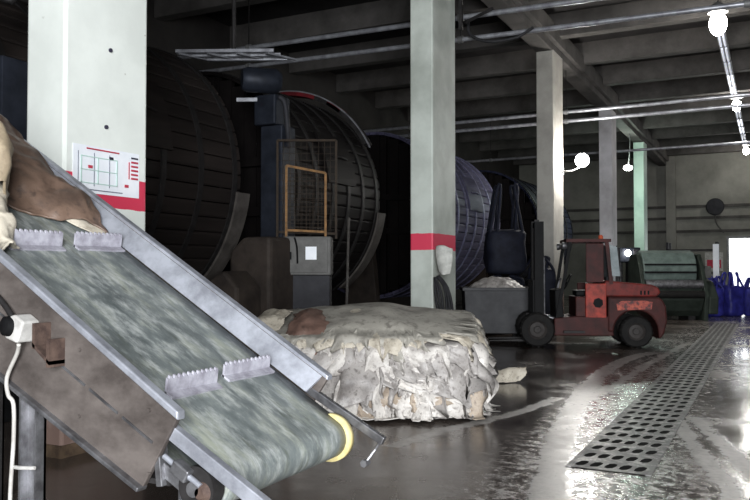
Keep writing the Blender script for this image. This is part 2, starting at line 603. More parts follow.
t_ = NT('grating_iron')
t_.set(t_.mix(t_.ramp(t_.noise(9, 6, .8), [(.5, 0.), (.6, .8)]), t_.ramp(t_.noise(5, 5), [(.35, lin((72, 72, 71))), (.65, lin((112, 111, 110)))]), lin((172, 168, 165))), t_.ramp(t_.noise(5, 4), [(.4, .4), (.6, .6)]), .1)
M['grating'] = t_.m
t2_ = NT('hole_shade_black')  # matt black, the shade inside the grating holes put into colour
t2_.set(lin((16, 16, 16)), .9)
t2_.p.inputs['Specular IOR Level'].default_value = .1
M['hole_shade'] = t2_.m
gr = thing('drain_grating', 'perforated iron drain grating set in the wet floor of the aisle', 'drain grating', ((gx0 + gx1) / 2, gy0, 0))
grating().build('perforated_plate', 'grating', gr)
MB().box(gx0, gx1, gy0, gy1, .0005, .004).build('hole_shade_sheet', 'hole_shade', gr)  # flat black sheet painting the dark seen through the holes
for xa, xb in ((gx0 - .04, gx0), (gx1, gx1 + .04)):
    MB().box(xa, xb, gy0, gy1, .0005, .009).build('edge_bar', 'grating', gr)

# ------------------------------------------------------------------ belt conveyor
YN, YFAR = 2.23, 3.26
SL = .6
XE = -1.92                      # lower end of the side plates
XT = -4.45                      # upper end
ztop = lambda x: .974 + SL * (XE - x)
zb = lambda x: ztop(x) - .125   # belt surface
dirv = V(1, 0, -SL).normalized()
nrm = V(SL, 0, 1).normalized()
cv = thing('belt_conveyor', 'steel inclined belt conveyor with green-grey belt carrying hides in the foreground', 'conveyor', (-3.0, 2.74, 0))


def plate(name, y0, y1, m, lo):
    z_lo = (lambda x: .686 + .477 * (-2.097 - x)) if lo else (lambda x: ztop(x) - .36)
    return MB().xz([(XT, z_lo(XT)), (-2.097, z_lo(-2.097)), (XE, ztop(XE)), (XT, ztop(XT))], y0, y1).build(name, m, cv, bevel=.004)


pn = plate('side_plate', YN - .012, YN + .012, 'panel', True)
plate('side_plate', YFAR + .02, YFAR + .044, 'panel', False)
# folded top flange on the near plate and skirt on the far one
MB().xz([(XT, ztop(XT) - .02), (XE, ztop(XE) - .02), (XE, ztop(XE) + .012), (XT, ztop(XT) + .012)], YN - .022, YN + .022).build('top_flange', 'bright_steel', cv, bevel=.006)
sk = MB()
sk.prism([(XT, 0), (XE - .0, 0)], lambda a, b: (a, 0, 0), lambda a, b: (a, 0, 0)) if False else None
for (xa, xb) in ((XT, XE - .02),):
    pts = []
    for x, y, dz in ((xa, YFAR - .035, -.115), (xb - .07, YFAR - .035, -.115), (xb, YFAR + .03, .012), (xa, YFAR + .03, .012)):
        pts.append(V(x, y, ztop(x) + dz))
    th = V(0, .012, -.004)
    sk.add(pts + [p + th for p in pts], [(0, 1, 2, 3), (7, 6, 5, 4), (0, 4, 5, 1), (1, 5, 6, 2), (2, 6, 7, 3), (3, 7, 4, 0)])
sk.build('side_skirt', 'bright_steel', cv)
MB().xz([(XT, ztop(XT) - .01), (XE, ztop(XE) - .01), (XE, ztop(XE) + .014), (XT, ztop(XT) + .014)], YFAR + .02, YFAR + .07).build('top_flange', 'bright_steel', cv, bevel=.005)
# lower flange, weld seam
zl = lambda x: .686 + .477 * (-2.097 - x)
MB().xz([(XT, zl(XT) - .008), (-2.097, zl(-2.097) - .008), (-2.09, zl(-2.09) + .012), (XT, zl(XT) + .012)], YN - .04, YN + .012).build('bottom_flange', 'steel', cv, bevel=.004)
sm = MB()
zs = lambda x: ztop(x) * .52 + zl(x) * .48
for i in range(14):
    x0 = XT + (XE - .1 - XT) * i / 14
    x1 = XT + (XE - .1 - XT) * (i + .86) / 14
    sm.bar((x0, YN - .013, zs(x0)), (x1, YN - .013, zs(x1)), .008, .009)
sm.build('weld_seam', 'steel', cv)
for x in (-2.06, -2.42, -3.05):
    for f2 in (.2, .8):
        z = ztop(x) * (1 - f2) + zl(x) * f2
        MB().cyl((x, YN - .012, z), (x, YN - .022, z), .007, n=8).build('rivet', 'panel', cv)
# belt loop
RX, RZ, RR = -1.86, zb(-1.86) - .0 , .088
ctr = V(-1.815, 0, zb(-1.815)) - nrm * RR
BY0, BY1 = 2.30, 3.215
nup = 26
upper = [(x, zb(x)) for x in [XT + .1 + (-1.815 - XT - .1) * i / nup for i in range(nup + 1)]]
a_st = math.atan2(nrm.z, nrm.x)
arc = [(ctr.x + RR * math.cos(a_st - a), ctr.z + RR * math.sin(a_st - a)) for a in [PI * i / 16 for i in range(1, 17)]]
low0 = arc[-1]
under = [(low0[0] - (low0[0] - XT - .1) * i / 12, low0[1] + SL * (low0[0] - XT - .1) * i / 12) for i in range(1, 13)]
path_ = upper + arc + under
mb = MB()
vs, fs = [], []
ny = 10
for (x, z) in path_:
    for j in range(ny + 1):
        yy = BY0 + (BY1 - BY0) * j / ny
        wv = .006 * noise.noise((x * 2.5, yy * 5, 0))
        vs.append((x + nrm.x * wv, yy, z + nrm.z * wv))
for i in range(len(path_) - 1):
    for j in range(ny):
        fs.append((i * (ny + 1) + j, (i + 1) * (ny + 1) + j, (i + 1) * (ny + 1) + j + 1, i * (ny + 1) + j + 1))
mb.add(vs, fs)
belt = mb.build('belt', 'belt', cv, smooth=True, solid=.009)


def cleat(x, y0, y1, h=.075):
    n = 11
    poly = [(y0, 0), (y1, 0)]
    for i in range(n, -1, -1):
        yy = y0 + (y1 - y0) * i / n
        poly.append((yy, h - .010))
        if i:
            poly += [(yy - (y1 - y0) / n * .25, h), (yy - (y1 - y0) / n * .6, h), (yy - (y1 - y0) / n * .7, h - .010)]
    base = V(x, 0, zb(x) + .005)
    up = V(.12, 0, 1).normalized()
    th = dirv * .012
    mb = MB().prism(poly, lambda a, b: base + V(0, a, 0) + up * b, lambda a, b: base + V(0, a, 0) + up * b + th)
    mb.bar(base + V(0, y0, 0) + dirv * .02 + nrm * .004, base + V(0, y1, 0) + dirv * .02 + nrm * .004, .05, .012, nrm)
    c = mb.build('cleat', 'cleat', belt)


cleat(-3.19, 2.47, 2.79, .082)
cleat(-3.20, 2.88, 3.20, .08)
cleat(-2.172, 2.42, 2.74, .074)
cleat(-2.20, 2.825, 3.18, .066)
ro = MB().cyl((ctr.x, BY0 - .06, ctr.z), (ctr.x, BY1 + .02, ctr.z), RR - .008, n=32).build('end_roller', 'dark_steel', cv, auto=40)
MB().lathe((ctr.x, 0, ctr.z), (0, 1, 0), [(.0, BY1 + .03), (.06, BY1 + .034), (.088, BY1 + .03), (.112, BY1 + .02), (.112, BY1 - .022), (.085, BY1 - .022)], 40).build('end_cap', 'yellow_cap', cv, smooth=True)
MB().cyl((ctr.x, BY0 - .08, ctr.z), (ctr.x, BY0 - .01, ctr.z), .028, n=16).build('roller_shaft', 'steel', cv, auto=40)
# projecting frame bars that hold the end roller
zbar = lambda x: .885 + .53 * (-1.945 - x)
MB().bar((-2.15, YN + .02, zbar(-2.15)), (-1.50, YN + .02, zbar(-1.50)), .035, .055).build('frame_bar', 'bright_steel', cv, bevel=.004)
MB().bar((-2.05, YFAR + .03, .925), (-1.62, YFAR + .03, .700), .03, .04).build('frame_bar', 'steel', cv, bevel=.004)
ab = MB().tube([(-1.635, YFAR + .02, .70), (-1.66, YFAR + .02, .66), (-1.70, YFAR, .60)], .007, 8, 2)
ab.cyl((-1.70, YFAR - .025, .598), (-1.70, YFAR + .02, .598), .018, n=6)
ab.build('adjusting_bolt', 'steel', cv)
# belt tensioner under the near bar
tn = MB().bar((-2.10, YN + .03, .80), (-1.62, YN + .03, .55), .03, .05)
tn.bar((-2.04, YN + .02, .86), (-2.02, YN + .02, .70), .05, .03)
te = tn.build('tensioner_frame', 'steel', cv, bevel=.004)
MB().cyl((-2.0, YN + .0, .815), (-1.83, YN + .0, .725), .011, n=10).build('tension_screw', 'bright_steel', te, auto=40)
MB().bar((-1.95, YN + .0, .79), (-1.88, YN + .0, .752), .045, .05).build('tension_nut', 'steel', te, bevel=.006)
MB().lathe((-1.83, YN + .03, .70), (0, -1, 0), [(0, .04), (.02, .04), (.03, .025), (.045, .015), (.045, -.02), (0, -.02)], 24).build('bearing', 'rust', te, auto=40)
MB().box(-2.2, -1.99, YN + .02, YFAR, .70, .72).build('drip_tray', 'dark_steel', cv)
# cross members, legs
for x in (-2.3, -3.2, -4.1):
    MB().bar((x, YN, zb(x) - .15), (x, YFAR + .03, zb(x) - .15), .05, .05).build('cross_member', 'dark_steel', cv)
for x in (-2.73, -4.25):
    for y in (YN + .05, YFAR):
        hz = zl(x) + .03 if y < 3 else ztop(x) - .3
        lg = MB().box(x - .052, x + .052, y - .012, y, .012, hz).box(x - .052, x - .042, y - .05, y, .012, hz).box(x + .042, x + .052, y - .05, y, .012, hz)
        L = lg.build('leg', 'steel' if x > -3 else 'dark_steel', cv)
        MB().box(x - .09, x + .09, y - .08, y + .06, 0, .012).build('foot_plate', 'dark_steel', L)
    MB().bar((x, YN + .05, .25), (x, YFAR, .25), .04, .04).build('leg_brace', 'dark_steel', cv)
cl = MB().tube([(-2.79, YN - .02, .69), (-2.73, YN - .03, .695), (-2.66, YN - .02, .70)], .008, 8, 4)
cl.build('cable_clip', 'white_plastic', cv)
# switch box with a round gland and its cable
zc0 = 1.262
sb = MB().prism([(-2.755, zc0 - .035), (-2.685, zc0 - .055), (-2.645, zc0 + .03), (-2.70, zc0 + .06), (-2.755, zc0 + .045)], lambda a, b: (a, YN - .095, b), lambda a, b: (a, YN - .012, b)).build('switch_box', 'white_plastic', cv, bevel=.008)
MB().lathe((-2.735, YN - .088, zc0 + .012), (-.25, -1, .1), [(0, .03), (.025, .03), (.038, .022), (.042, 0), (0, 0)], 24).build('switch_knob', 'black', sb, auto=40)
MB().tube([(-2.70, YN - .07, zc0 - .06), (-2.735, YN - .05, 1.16), (-2.80, YN - .045, 1.06), (-2.785, YN - .05, .99), (-2.765, YN - .04, .95), (-2.775, YN - .03, .80), (-2.79, YN - .03, .60), (-2.80, YN - .03, .30), (-2.80, YN - .06, .02), (-3.2, YN - .1, .012)], .0085, 8, 5).build('cable', 'cable', sb, smooth=True)
bk = MB().box(-2.60, -2.585, YN - .09, YN - .012, 1.19, 1.29).box(-2.52, -2.505, YN - .09, YN - .012, 1.12, 1.23)
bk.prism([(-2.60, 1.20), (-2.505, 1.13), (-2.505, 1.145), (-2.60, 1.215)], lambda a, b: (a, YN - .09, b), lambda a, b: (a, YN - .012, b))
bk.build('bracket', 'rust', cv)
MB().tube([(-3.3, YN - .03, 1.63), (-3.0, YN - .03, 1.46), (-2.85, YN - .035, 1.37), (-2.76, YN - .05, 1.30)], .012, 8, 3).build('conduit', 'dark_steel', cv, smooth=True)


# ------------------------------------------------------------------ hides
def cat2(P, u, v):
    """bicubic Catmull-Rom through a grid of control points"""
    nu, nv = len(P), len(P[0])

    def cr(a, b, c, d, t):
        return .5 * ((2 * b) + (c - a) * t + (2 * a - 5 * b + 4 * c - d) * t * t + (3 * b - a - 3 * c + d) * t ** 3)

    def at(i, j):
        return P[max(0, min(nu - 1, i))][max(0, min(nv - 1, j))]
    fu, fv = u * (nu - 1), v * (nv - 1)
    i, j = min(int(fu), nu - 2), min(int(fv), nv - 2)
    rows = [cr(*[at(i + a, j + b) for b in (-1, 0, 1, 2)], fv - j) for a in (-1, 0, 1, 2)]
    return cr(*rows, fu - i)


def sheet(ctrl, nu, nv, wr=.02, fr=6, seed=0, ragged=.05, floor_fn=None):
    P = [[Vector(p) for p in r] for r in ctrl]

    def fn(u, v):
        # ragged rim: pull the border in and out
        e = ragged * noise.noise((u * 9 + seed, v * 9, 3.1))
        uu = min(1, max(0, u + e * (1 - 4 * u * (1 - u))))
        vv = min(1, max(0, v + e * (1 - 4 * v * (1 - v))))
        p = cat2(P, uu, vv)
        w = noise.noise_vector((p.x * fr + seed, p.y * fr, p.z * fr)) * wr + noise.noise_vector((p.x * fr * 2.7 + seed, p.y * fr * 2.7, p.z * fr * 2.7)) * wr * .4
        q = p + w
        if floor_fn:
            q.z = max(q.z, floor_fn(q))
        return q
    return MB().grid(fn, nu, nv)


def on_belt(x, y, h):
    b = V(x, y, zb(x))
    return b + nrm * h


bf = lambda q: (zb(q.x) + .018) if q.y > 2.28 else -9
# brown hide heaped on the upper end of the belt
rows = []
for x, hts in ((-4.35, (.03, .16, .24, .24, .18)), (-4.05, (.03, .14, .22, .21, .15)), (-3.80, (.03, .12, .19, .17, .12)), (-3.62, (.03, .10, .15, .14, .10)), (-3.50, (.02, .05, .10, .11, .08)), (-3.36, (.02, .02, .03, .06, .03))):
    ys = {0: 2.62, 1: 2.74, 2: 2.92, 3: 3.10, 4: 3.22}
    k = (x + 4.35) / 1.0
    rows.append([on_belt(x + .22 * (1 - j / 4) * -.9 + (.05 * j / 4), ys[j] + (.10 * k * (1 - j / 4)), hts[j]) for j in range(5)])
bh = sheet(rows, 56, 44, .038, 5.5, 2, .05, bf)
solo(bh, 'brown_hide', 'hide_brown', 'brown wet hide heaped across the upper belt beside the far rail', 'hide', smooth=True, solid=.012)
# pale underside flap peeping out below the brown hide
rows = [[on_belt(-3.60, 2.93, .05), on_belt(-3.58, 3.0, .06), on_belt(-3.56, 3.08, .05)],
        [on_belt(-3.49, 2.96, .03), on_belt(-3.46, 3.04, .05), on_belt(-3.46, 3.12, .04)],
        [on_belt(-3.38, 3.06, .02), on_belt(-3.36, 3.12, .03), on_belt(-3.37, 3.19, .03)],
        [on_belt(-3.31, 3.13, .015), on_belt(-3.30, 3.16, .02), on_belt(-3.31, 3.20, .02)]]
solo(sheet(rows, 24, 12, .012, 8, 5, .08, bf), 'hide_scrap', 'hide_cream', 'narrow cream flap of hide showing under the brown hide', 'hide', smooth=True, solid=.008)
# khaki hide at the left edge, trailing over the near rail
rows = []
for x, data in ((-4.25, ((2.28, .02), (2.40, .24), (2.58, .34), (2.80, .24))), (-3.75, ((2.28, .03), (2.38, .30), (2.56, .44), (2.74, .26))),
                (-3.50, ((2.30, .03), (2.38, .26), (2.54, .42), (2.66, .18))), (-3.38, ((2.32, .03), (2.40, .12), (2.52, .24), (2.60, .06)))):
    rows.append([on_belt(x, y, h) for y, h in data])
solo(sheet(rows, 36, 30, .035, 5, 9, .05, bf), 'khaki_hide', 'hide_khaki', 'khaki hide lying on the belt at the left edge, beside the brown hide', 'hide', smooth=True, solid=.012)
rows = []
for x, data in ((-3.56, ((2.36, .10), (2.46, .20), (2.58, .24), (2.66, .12))), (-3.36, ((2.36, .05), (2.44, .13), (2.53, .14), (2.60, .04))),
                (-3.22, ((2.37, .02), (2.42, .09), (2.48, .08), (2.52, .02))), (-3.12, ((2.38, .02), (2.42, .05), (2.45, .04), (2.48, .02)))):
    rows.append([on_belt(x, y, h) for y, h in data])
solo(sheet(rows, 30, 26, .035, 9, 14, .08, bf), 'cream_hide_end', 'hide_cream', 'twisted cream hide tail resting against the upper left cleat', 'hide', smooth=True, solid=.010)

# stack of hides draped over a pallet
SC = V(-3.92, 7.62, 0)
SA = math.radians(22)
HX, HY, RC = .99, .60, .22
ux, uy = V(math.cos(SA), math.sin(SA), 0), V(-math.sin(SA), math.cos(SA), 0)


def stack_point(px, py, H, lift, seed, amp, cut=0):
    qx, qy = abs(px) - (HX - RC), abs(py) - (HY - RC)
    ax, ay = max(qx, 0), max(qy, 0)
    d = math.hypot(ax, ay) - RC + min(max(qx, qy), 0)
    dome = lambda a, b: .14 * max(0, 1 - (a / HX) ** 2) * max(0, 1 - (b / HY) ** 2) ** .5 + .10 * b / HY + .03 * noise.noise((a * 3 + seed, b * 3, seed))
    if d <= 0:
        p = SC + ux * px + uy * py
        return V(p.x, p.y, H + lift + dome(px, py))
    n2 = V(ax * (1 if px > 0 else -1), ay * (1 if py > 0 else -1), 0)
    if n2.length < 1e-6:
        n2 = V(1 if px > 0 else -1, 0, 0)
    n2.normalize()
    ex, ey = px - n2.x * d, py - n2.y * d
    rb, fm = .075, math.radians(80)
    if d < rb * fm:
        f = d / rb
        out, down = rb * math.sin(f), rb * (1 - math.cos(f))
    else:
        f = fm
        r = d - rb * fm
        out, down = rb * math.sin(f) + r * math.cos(f), rb * (1 - math.cos(f)) + r * math.sin(f)
    ang = math.atan2(ey / HY, ex / HX)
    # distance round the rim, so that folds keep one size on every side
    tt = (ex * (1 if py < 0 else -1) if abs(n2.y) > abs(n2.x) else ey * (1 if px > 0 else -1)) + .6 * ang
    g = min(1, d / .30)
    ph = 2.2 * noise.noise((tt * 1.4, seed * 1.3, 0)) + seed * 2.1
    w1 = 1 - 2 * abs(math.sin(tt * 7.5 + ph + d * 1.2)) ** .7
    w2 = 1 - 2 * abs(math.sin(tt * 15 + ph * 1.9 - d * 2)) ** .8
    rip = amp * g * (w1 * .75 + w2 * .35 + 1.2 * noise.noise((tt * 5, d * 4, seed * 3)))
    out += max(rip, -lift * .5 - .03) + lift * .9 + .08 * g * g * max(0, noise.noise((tt * 3, seed * 5, 1.)) + .15)
    side = amp * 1.0 * g * math.sin(tt * 11 + seed * 3.1) + .05 * g * noise.noise((tt * 4, d * 5, seed * 7))
    tv = V(-n2.y, n2.x, 0)
    z = H + lift + dome(ex, ey) - down
    if z < .03 + lift * .1:
        out += (.03 + lift * .1 - z) * .5
        z = .03 + lift * .1 + .015 * abs(noise.noise((ex * 8, ey * 8, seed)))
    w = n2 * out + tv * side
    p = SC + ux * (ex + w.x) + uy * (ey + w.y)
    return V(p.x, p.y, z)


NH = 18
ordn = ['topmost', 'second', 'third', 'fourth', 'fifth', 'sixth', 'seventh', 'eighth', 'ninth', 'tenth', 'eleventh', 'twelfth', 'thirteenth', 'fourteenth', 'fifteenth', 'sixteenth', 'seventeenth', 'lowest']
hm = ['hide_top', 'hide_cream', 'hide_grey', 'hide_white', 'hide_grey', 'hide_white', 'hide_grey', 'hide_white', 'hide_grey', 'hide_white', 'hide_tan', 'hide_white', 'hide_grey', 'hide_white', 'hide_grey', 'hide_tan', 'hide_grey', 'hide_grey']
for k in range(NH):                       # 0 = top
    rs = random.Random(100 + k)
    H = .80 - k * .033
    lift = .0
    layer = (NH - k) * .0075 + .03 * rs.random()
    over = (.16 + .05 * k) if k < 8 else H * .90 - .16 * rs.random()
    over = min(over + .10 * rs.random(), H + .02)
    ox, oy, rot = rs.uniform(-.06, .06), rs.uniform(-.08, .08), rs.uniform(-.15, .15)
    nseg, nring = 200, 34

    def R(th, k=k, over=over, rs_off=rs.random() * 50):
        c, s = math.cos(th), math.sin(th)
        a, b = HX + over, HY + over
        rr = 1 / ((abs(c) / a) ** 3.2 + (abs(s) / b) ** 3.2) ** (1 / 3.2)
        lob = (.20 if k < 4 else .13) * noise.noise((c * 2.4 + rs_off, s * 2.4, k)) + .15 * noise.noise((c * 6 + rs_off, s * 6, k * 2.)) + .17 * noise.noise((c * 14 + rs_off, s * 14, k * 3.))
        return rr * (1 + lob)
    vs = [stack_point(ox, oy, H, layer, k * 1.37, .125)]
    fs = []
    for i in range(nring):
        rho = ((i + 1) / nring)
        rho = rho * .55 + .45 * (1 - (1 - rho) ** 1.6)
        for j in range(nseg):
            th = 2 * PI * j / nseg
            r = R(th) * rho
            vs.append(stack_point(ox + r * math.cos(th), oy + r * math.sin(th), H, layer, k * 1.37, .125))
    for j in range(nseg):
        fs.append((0, 1 + j, 1 + (j + 1) % nseg))
    for i in range(nring - 1):
        for j in range(nseg):
            a = 1 + i * nseg
            fs.append((a + j, a + nseg + j, a + nseg + (j + 1) % nseg, a + (j + 1) % nseg))
    lab = ('topmost olive-grey hide of the draped stack on the floor' if k == 0 else
           'lowest hide of the draped stack, touching the wet floor' if k == NH - 1 else
           '%s hide from the top of the draped stack' % ordn[k])
    solo(MB().add(vs, fs), 'stacked_hide', hm[k], lab, 'hide', origin=(SC.x, SC.y, .80 - k * .033), group='hides draped in the stack beside the conveyor', smooth=True, solid=.007)
# wooden pallet under the stack
pl = thing('wooden_pallet', 'wooden pallet under the draped stack of hides', 'pallet', (SC.x, SC.y, 0), SA)
for i in range(5):
    MB().box(-.85 + i * .36, -.85 + i * .36 + .22, -.5, .5, .09, .115).build('deck_board', 'pallet', pl, local=True)
for yv in (-.45, 0, .45):
    MB().box(-.88, .84, yv - .05, yv + .05, 0, .09).build('bearer', 'pallet', pl, local=True)


def sp(px, py, z):
    p = SC + ux * px + uy * py
    return V(p.x, p.y, z)


# hides folded on top of the stack
rows = [[sp(-.88, -.80, .50), sp(-.86, -.68, .74), sp(-.80, -.36, .96), sp(-.84, .0, 1.0)],
        [sp(-.74, -.84, .48), sp(-.70, -.70, .82), sp(-.66, -.36, 1.02), sp(-.70, .08, 1.06)],
        [sp(-.58, -.83, .54), sp(-.54, -.70, .80), sp(-.50, -.38, .98), sp(-.55, .02, 1.05)],
        [sp(-.48, -.80, .66), sp(-.42, -.66, .80), sp(-.38, -.40, .94), sp(-.44, -.10, 1.0)]]
solo(sheet(rows, 30, 30, .03, 6, 31, .08), 'folded_hide', 'hide_red', 'red-brown hide folded over the left end of the stack', 'hide', smooth=True, solid=.012)
rows = [[sp(-1.40, -.56, .50), sp(-1.34, -.2, .84), sp(-1.32, .25, .92)],
        [sp(-1.22, -.70, .56), sp(-1.14, -.30, .97), sp(-1.12, .2, 1.05)],
        [sp(-.98, -.76, .54), sp(-.90, -.34, .95), sp(-.88, .15, 1.03)]]
solo(sheet(rows, 26, 26, .035, 6, 37, .08), 'folded_hide', 'hide_cream', 'cream bundled hide at the far left end of the stack', 'hide', smooth=True, solid=.012)
# scrap trailing on the floor to the right of the stack
q = lambda a, b, z: V(-3.24 + a * .892 - b * .452, 10.1 + a * .452 + b * .892, z)
rows = [[q(-.30, -.14, .012), q(-.28, .02, .10), q(-.28, .16, .02)], [q(-.12, -.14, .012), q(-.10, .02, .13), q(-.1, .16, .02)],
        [q(.08, -.10, .012), q(.08, .03, .17), q(.08, .14, .02)], [q(.24, -.05, .02), q(.25, .02, .21), q(.25, .08, .05)], [q(.34, -.03, .10), q(.35, .0, .22), q(.35, .04, .12)]]
solo(sheet(rows, 24, 16, .03, 7, 43, .1, lambda p: .012), 'floor_hide', 'hide_cream', 'cream scrap of hide lying on the wet floor right of the stack', 'hide', smooth=True, solid=.008)

# ------------------------------------------------------------------ notice on the nearest pillar
NX = -5.05
ns = thing('notice_board', 'white notice with red-marked plan fixed to the nearest pillar', 'notice', (NX + .012, 4.9, 2.1))


def nbox(y0, y1, z0, z1, d=.0):
    # plan position -> sheared a little as the sheet hangs crooked
    return MB().prism([(y0, z0), (y1, z0), (y1, z1), (y0, z1)], lambda a, b: (NX + .008 + d, a, b), lambda a, b: (NX + .014 + d, a, b))


nbox(4.525, 5.268, 2.14, 2.535, -.004).build('sheet', 'sheet', ns)
D = .006
nbox(4.66, 5.02, 2.505, 2.516, D).build('heading', 'ink_red', ns)
mb = nbox(4.56, 5.06, 2.165, 2.172, D)
for a in range(3):
    mb.add([p for p in nbox(4.57 + a * .17, 4.572 + a * .17, 2.2, 2.48, D).v], nbox(0, 1, 0, 1).f)
mb.build('footer_line', 'ink_grey', ns)
pm = MB()
for (a, b, c, d) in ((4.60, 5.0, 2.44, 2.447), (4.60, 4.607, 2.22, 2.44), (4.60, 5.0, 2.22, 2.227), (4.993, 5.0, 2.22, 2.44), (4.78, 4.786, 2.22, 2.44), (4.6, 5.0, 2.33, 2.336)):
    w_ = nbox(a, b, c, d, D)
    pm.add(w_.v, w_.f)
pm.build('plan_drawing', 'ink_green', ns)
for (a, c, m) in ((4.70, 2.36, 'ink_red'), (4.93, 2.455, 'ink_dark'), (5.11, 2.235, 'ink_red')):
    nbox(a - .022, a + .022, c - .012, c + .012, D).build('plan_marker', m, ns)
lg = nbox(5.135, 5.142, 2.30, 2.45, D)
for i in range(5):
    w_ = nbox(5.165, 5.245, 2.30 + i * .036, 2.30 + i * .036 + .016, D)
    lg.add(w_.v, w_.f)
lg.build('legend', 'ink_red', ns)
nbox(5.165, 5.245, 2.482, 2.496, D).build('legend_heading', 'ink_dark', ns)


# ------------------------------------------------------------------ tanning drums
DCX, DCZ, DR = -9.75, 3.0, 2.27


def drum(y0, y1, wood, hoop, label, head='wood_b', guard=None, glint=True, nh=6, bars=True):  # heads default to near-black wood, shade put into their colour
    d = thing('tanning_drum', label, 'drum', (DCX, (y0 + y1) / 2, 0), 0, 'wooden tanning drums behind the pillars')
    ns_ = 60
    mb = MB()
    for i in range(ns_):
        a0 = 2 * PI * i / ns_ + .004
        a1 = 2 * PI * (i + 1) / ns_ - .004
        poly = [(DR - .07, a0), (DR - .07, a1), (DR - .012, a1), (DR, a1 - .012), (DR, a0 + .012), (DR - .012, a0)]
        mb.prism(poly, lambda r, a: (DCX + r * math.cos(a), y0, DCZ + r * math.sin(a)), lambda r, a: (DCX + r * math.cos(a), y1, DCZ + r * math.sin(a)))
    mb.build('staves', wood, d)
    for i in range(nh):
        yy = y0 + .16 + (y1 - y0 - .32) * i / (nh - 1)
        MB().lathe((DCX, yy, DCZ), (0, 1, 0), [(DR - .005, -.05), (DR + .022, -.05), (DR + .022, .05), (DR - .005, .05)], 72).build('hoop', hoop, d, auto=40)
    for yy, sg in ((y0 + .12, -1), (y1 - .12, 1)):
        h = MB()
        nb = 16
        for i in range(nb):
            xa = -DR + 2 * DR * i / nb + .008
            xb = -DR + 2 * DR * (i + 1) / nb - .008
            ha = math.sqrt(max(.01, (DR - .06) ** 2 - max(abs(xa), abs(xb)) ** 2))
            h.box(DCX + xa, DCX + xb, yy - .05, yy + .05, DCZ - ha, DCZ + ha)
        h.build('head', head, d)
        c = MB()
        for dx in (-.45, .45):
            c.bar((DCX + dx, yy + sg * .10, DCZ - DR * .93), (DCX + dx, yy + sg * .10, DCZ + DR * .93), .16, .12, (0, 1, 0))
        for dz in (-.45, .45):
            c.bar((DCX - DR * .93, yy + sg * .16, DCZ + dz), (DCX + DR * .93, yy + sg * .16, DCZ + dz), .12, .16)
        c.build('head_brace', head, d)
        MB().cyl((DCX, yy, DCZ), (DCX, yy + sg * .62, DCZ), .17, n=24).build('axle', 'hoop', d, auto=40)
        st = MB().prism([(-.55, 0), (.55, 0), (.26, DCZ - .25), (-.26, DCZ - .25)], lambda a, b: (DCX + a, yy + sg * .38, b), lambda a, b: (DCX + a, yy + sg * .62, b))
        st.box(DCX - .3, DCX + .3, yy + sg * .36 - .02, yy + sg * .64, DCZ - .26, DCZ + .02)
        st.build('bearing_stand', 'plinth', d, bevel=.02)
    # hatch on the aisle side of the barrel
    hz = 0.30
    hm_ = MB().grid(lambda u, v: V(DCX + (DR + .03) * math.cos(hz + .45 * (u - .5)), (y0 + y1) / 2 - .55 + 1.1 * v, DCZ + (DR + .03) * math.sin(hz + .45 * (u - .5))), 8, 2)
    ht = hm_.build('hatch', wood, d, solid=.05)
    MB().tube([V(DCX + (DR + .07) * math.cos(hz), (y0 + y1) / 2 - .3, DCZ + (DR + .07) * math.sin(hz)), V(DCX + (DR + .12) * math.cos(hz), (y0 + y1) / 2, DCZ + (DR + .12) * math.sin(hz)), V(DCX + (DR + .07) * math.cos(hz), (y0 + y1) / 2 + .3, DCZ + (DR + .07) * math.sin(hz))], .02, 8).build('hatch_handle', hoop, ht)
    if guard:
        ya = guard
        for (a0, a1, m) in ((1.20, 1.72, 'red_guard'), (.72, 1.20, 'dark_steel'), (.50, .72, 'dark_steel'), (.90, 1.06, 'red_guard')):
            rr = .0 if m == 'dark_steel' else .012
            MB().lathe((DCX, ya, DCZ), (0, 1, 0), [(DR + .12 + rr, -.14), (DR + .20 + rr, -.14), (DR + .20 + rr, .14), (DR + .12 + rr, .14), (DR + .12 + rr, -.14)], 18, PI - a1, PI - a0).build('gear_guard', m, d, auto=40)
        MB().lathe((DCX, ya, DCZ), (0, 1, 0), [(DR + .215, -.15), (DR + .24, -.15), (DR + .24, -.11), (DR + .215, -.11), (DR + .215, -.15)], 40, PI - 1.62, PI - .45).build('guard_edge', 'pipe', d, auto=40)
    if glint:  # pale arc added to imitate light reflected on the lower drum rim
        MB().lathe((DCX, y1 + .02, DCZ), (0, 1, 0), [(DR + .03, -.16), (DR + .07, -.16), (DR + .07, .16), (DR + .03, .16), (DR + .03, -.16)], 24, PI + .12, PI + .95).build('rim_glint', 'glint', d, auto=40)
    return d


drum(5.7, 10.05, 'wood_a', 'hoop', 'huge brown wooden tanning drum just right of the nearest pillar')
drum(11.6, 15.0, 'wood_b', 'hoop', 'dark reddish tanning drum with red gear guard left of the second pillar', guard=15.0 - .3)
drum(18.9, 23.4, 'wood_c', 'hoop_c', 'violet-grey tanning drum just right of the second pillar', glint=False, nh=7)
drum(28.0, 33.5, 'wood_d', 'hoop', 'dark blue tanning drum between the third and fourth pillars', glint=False)

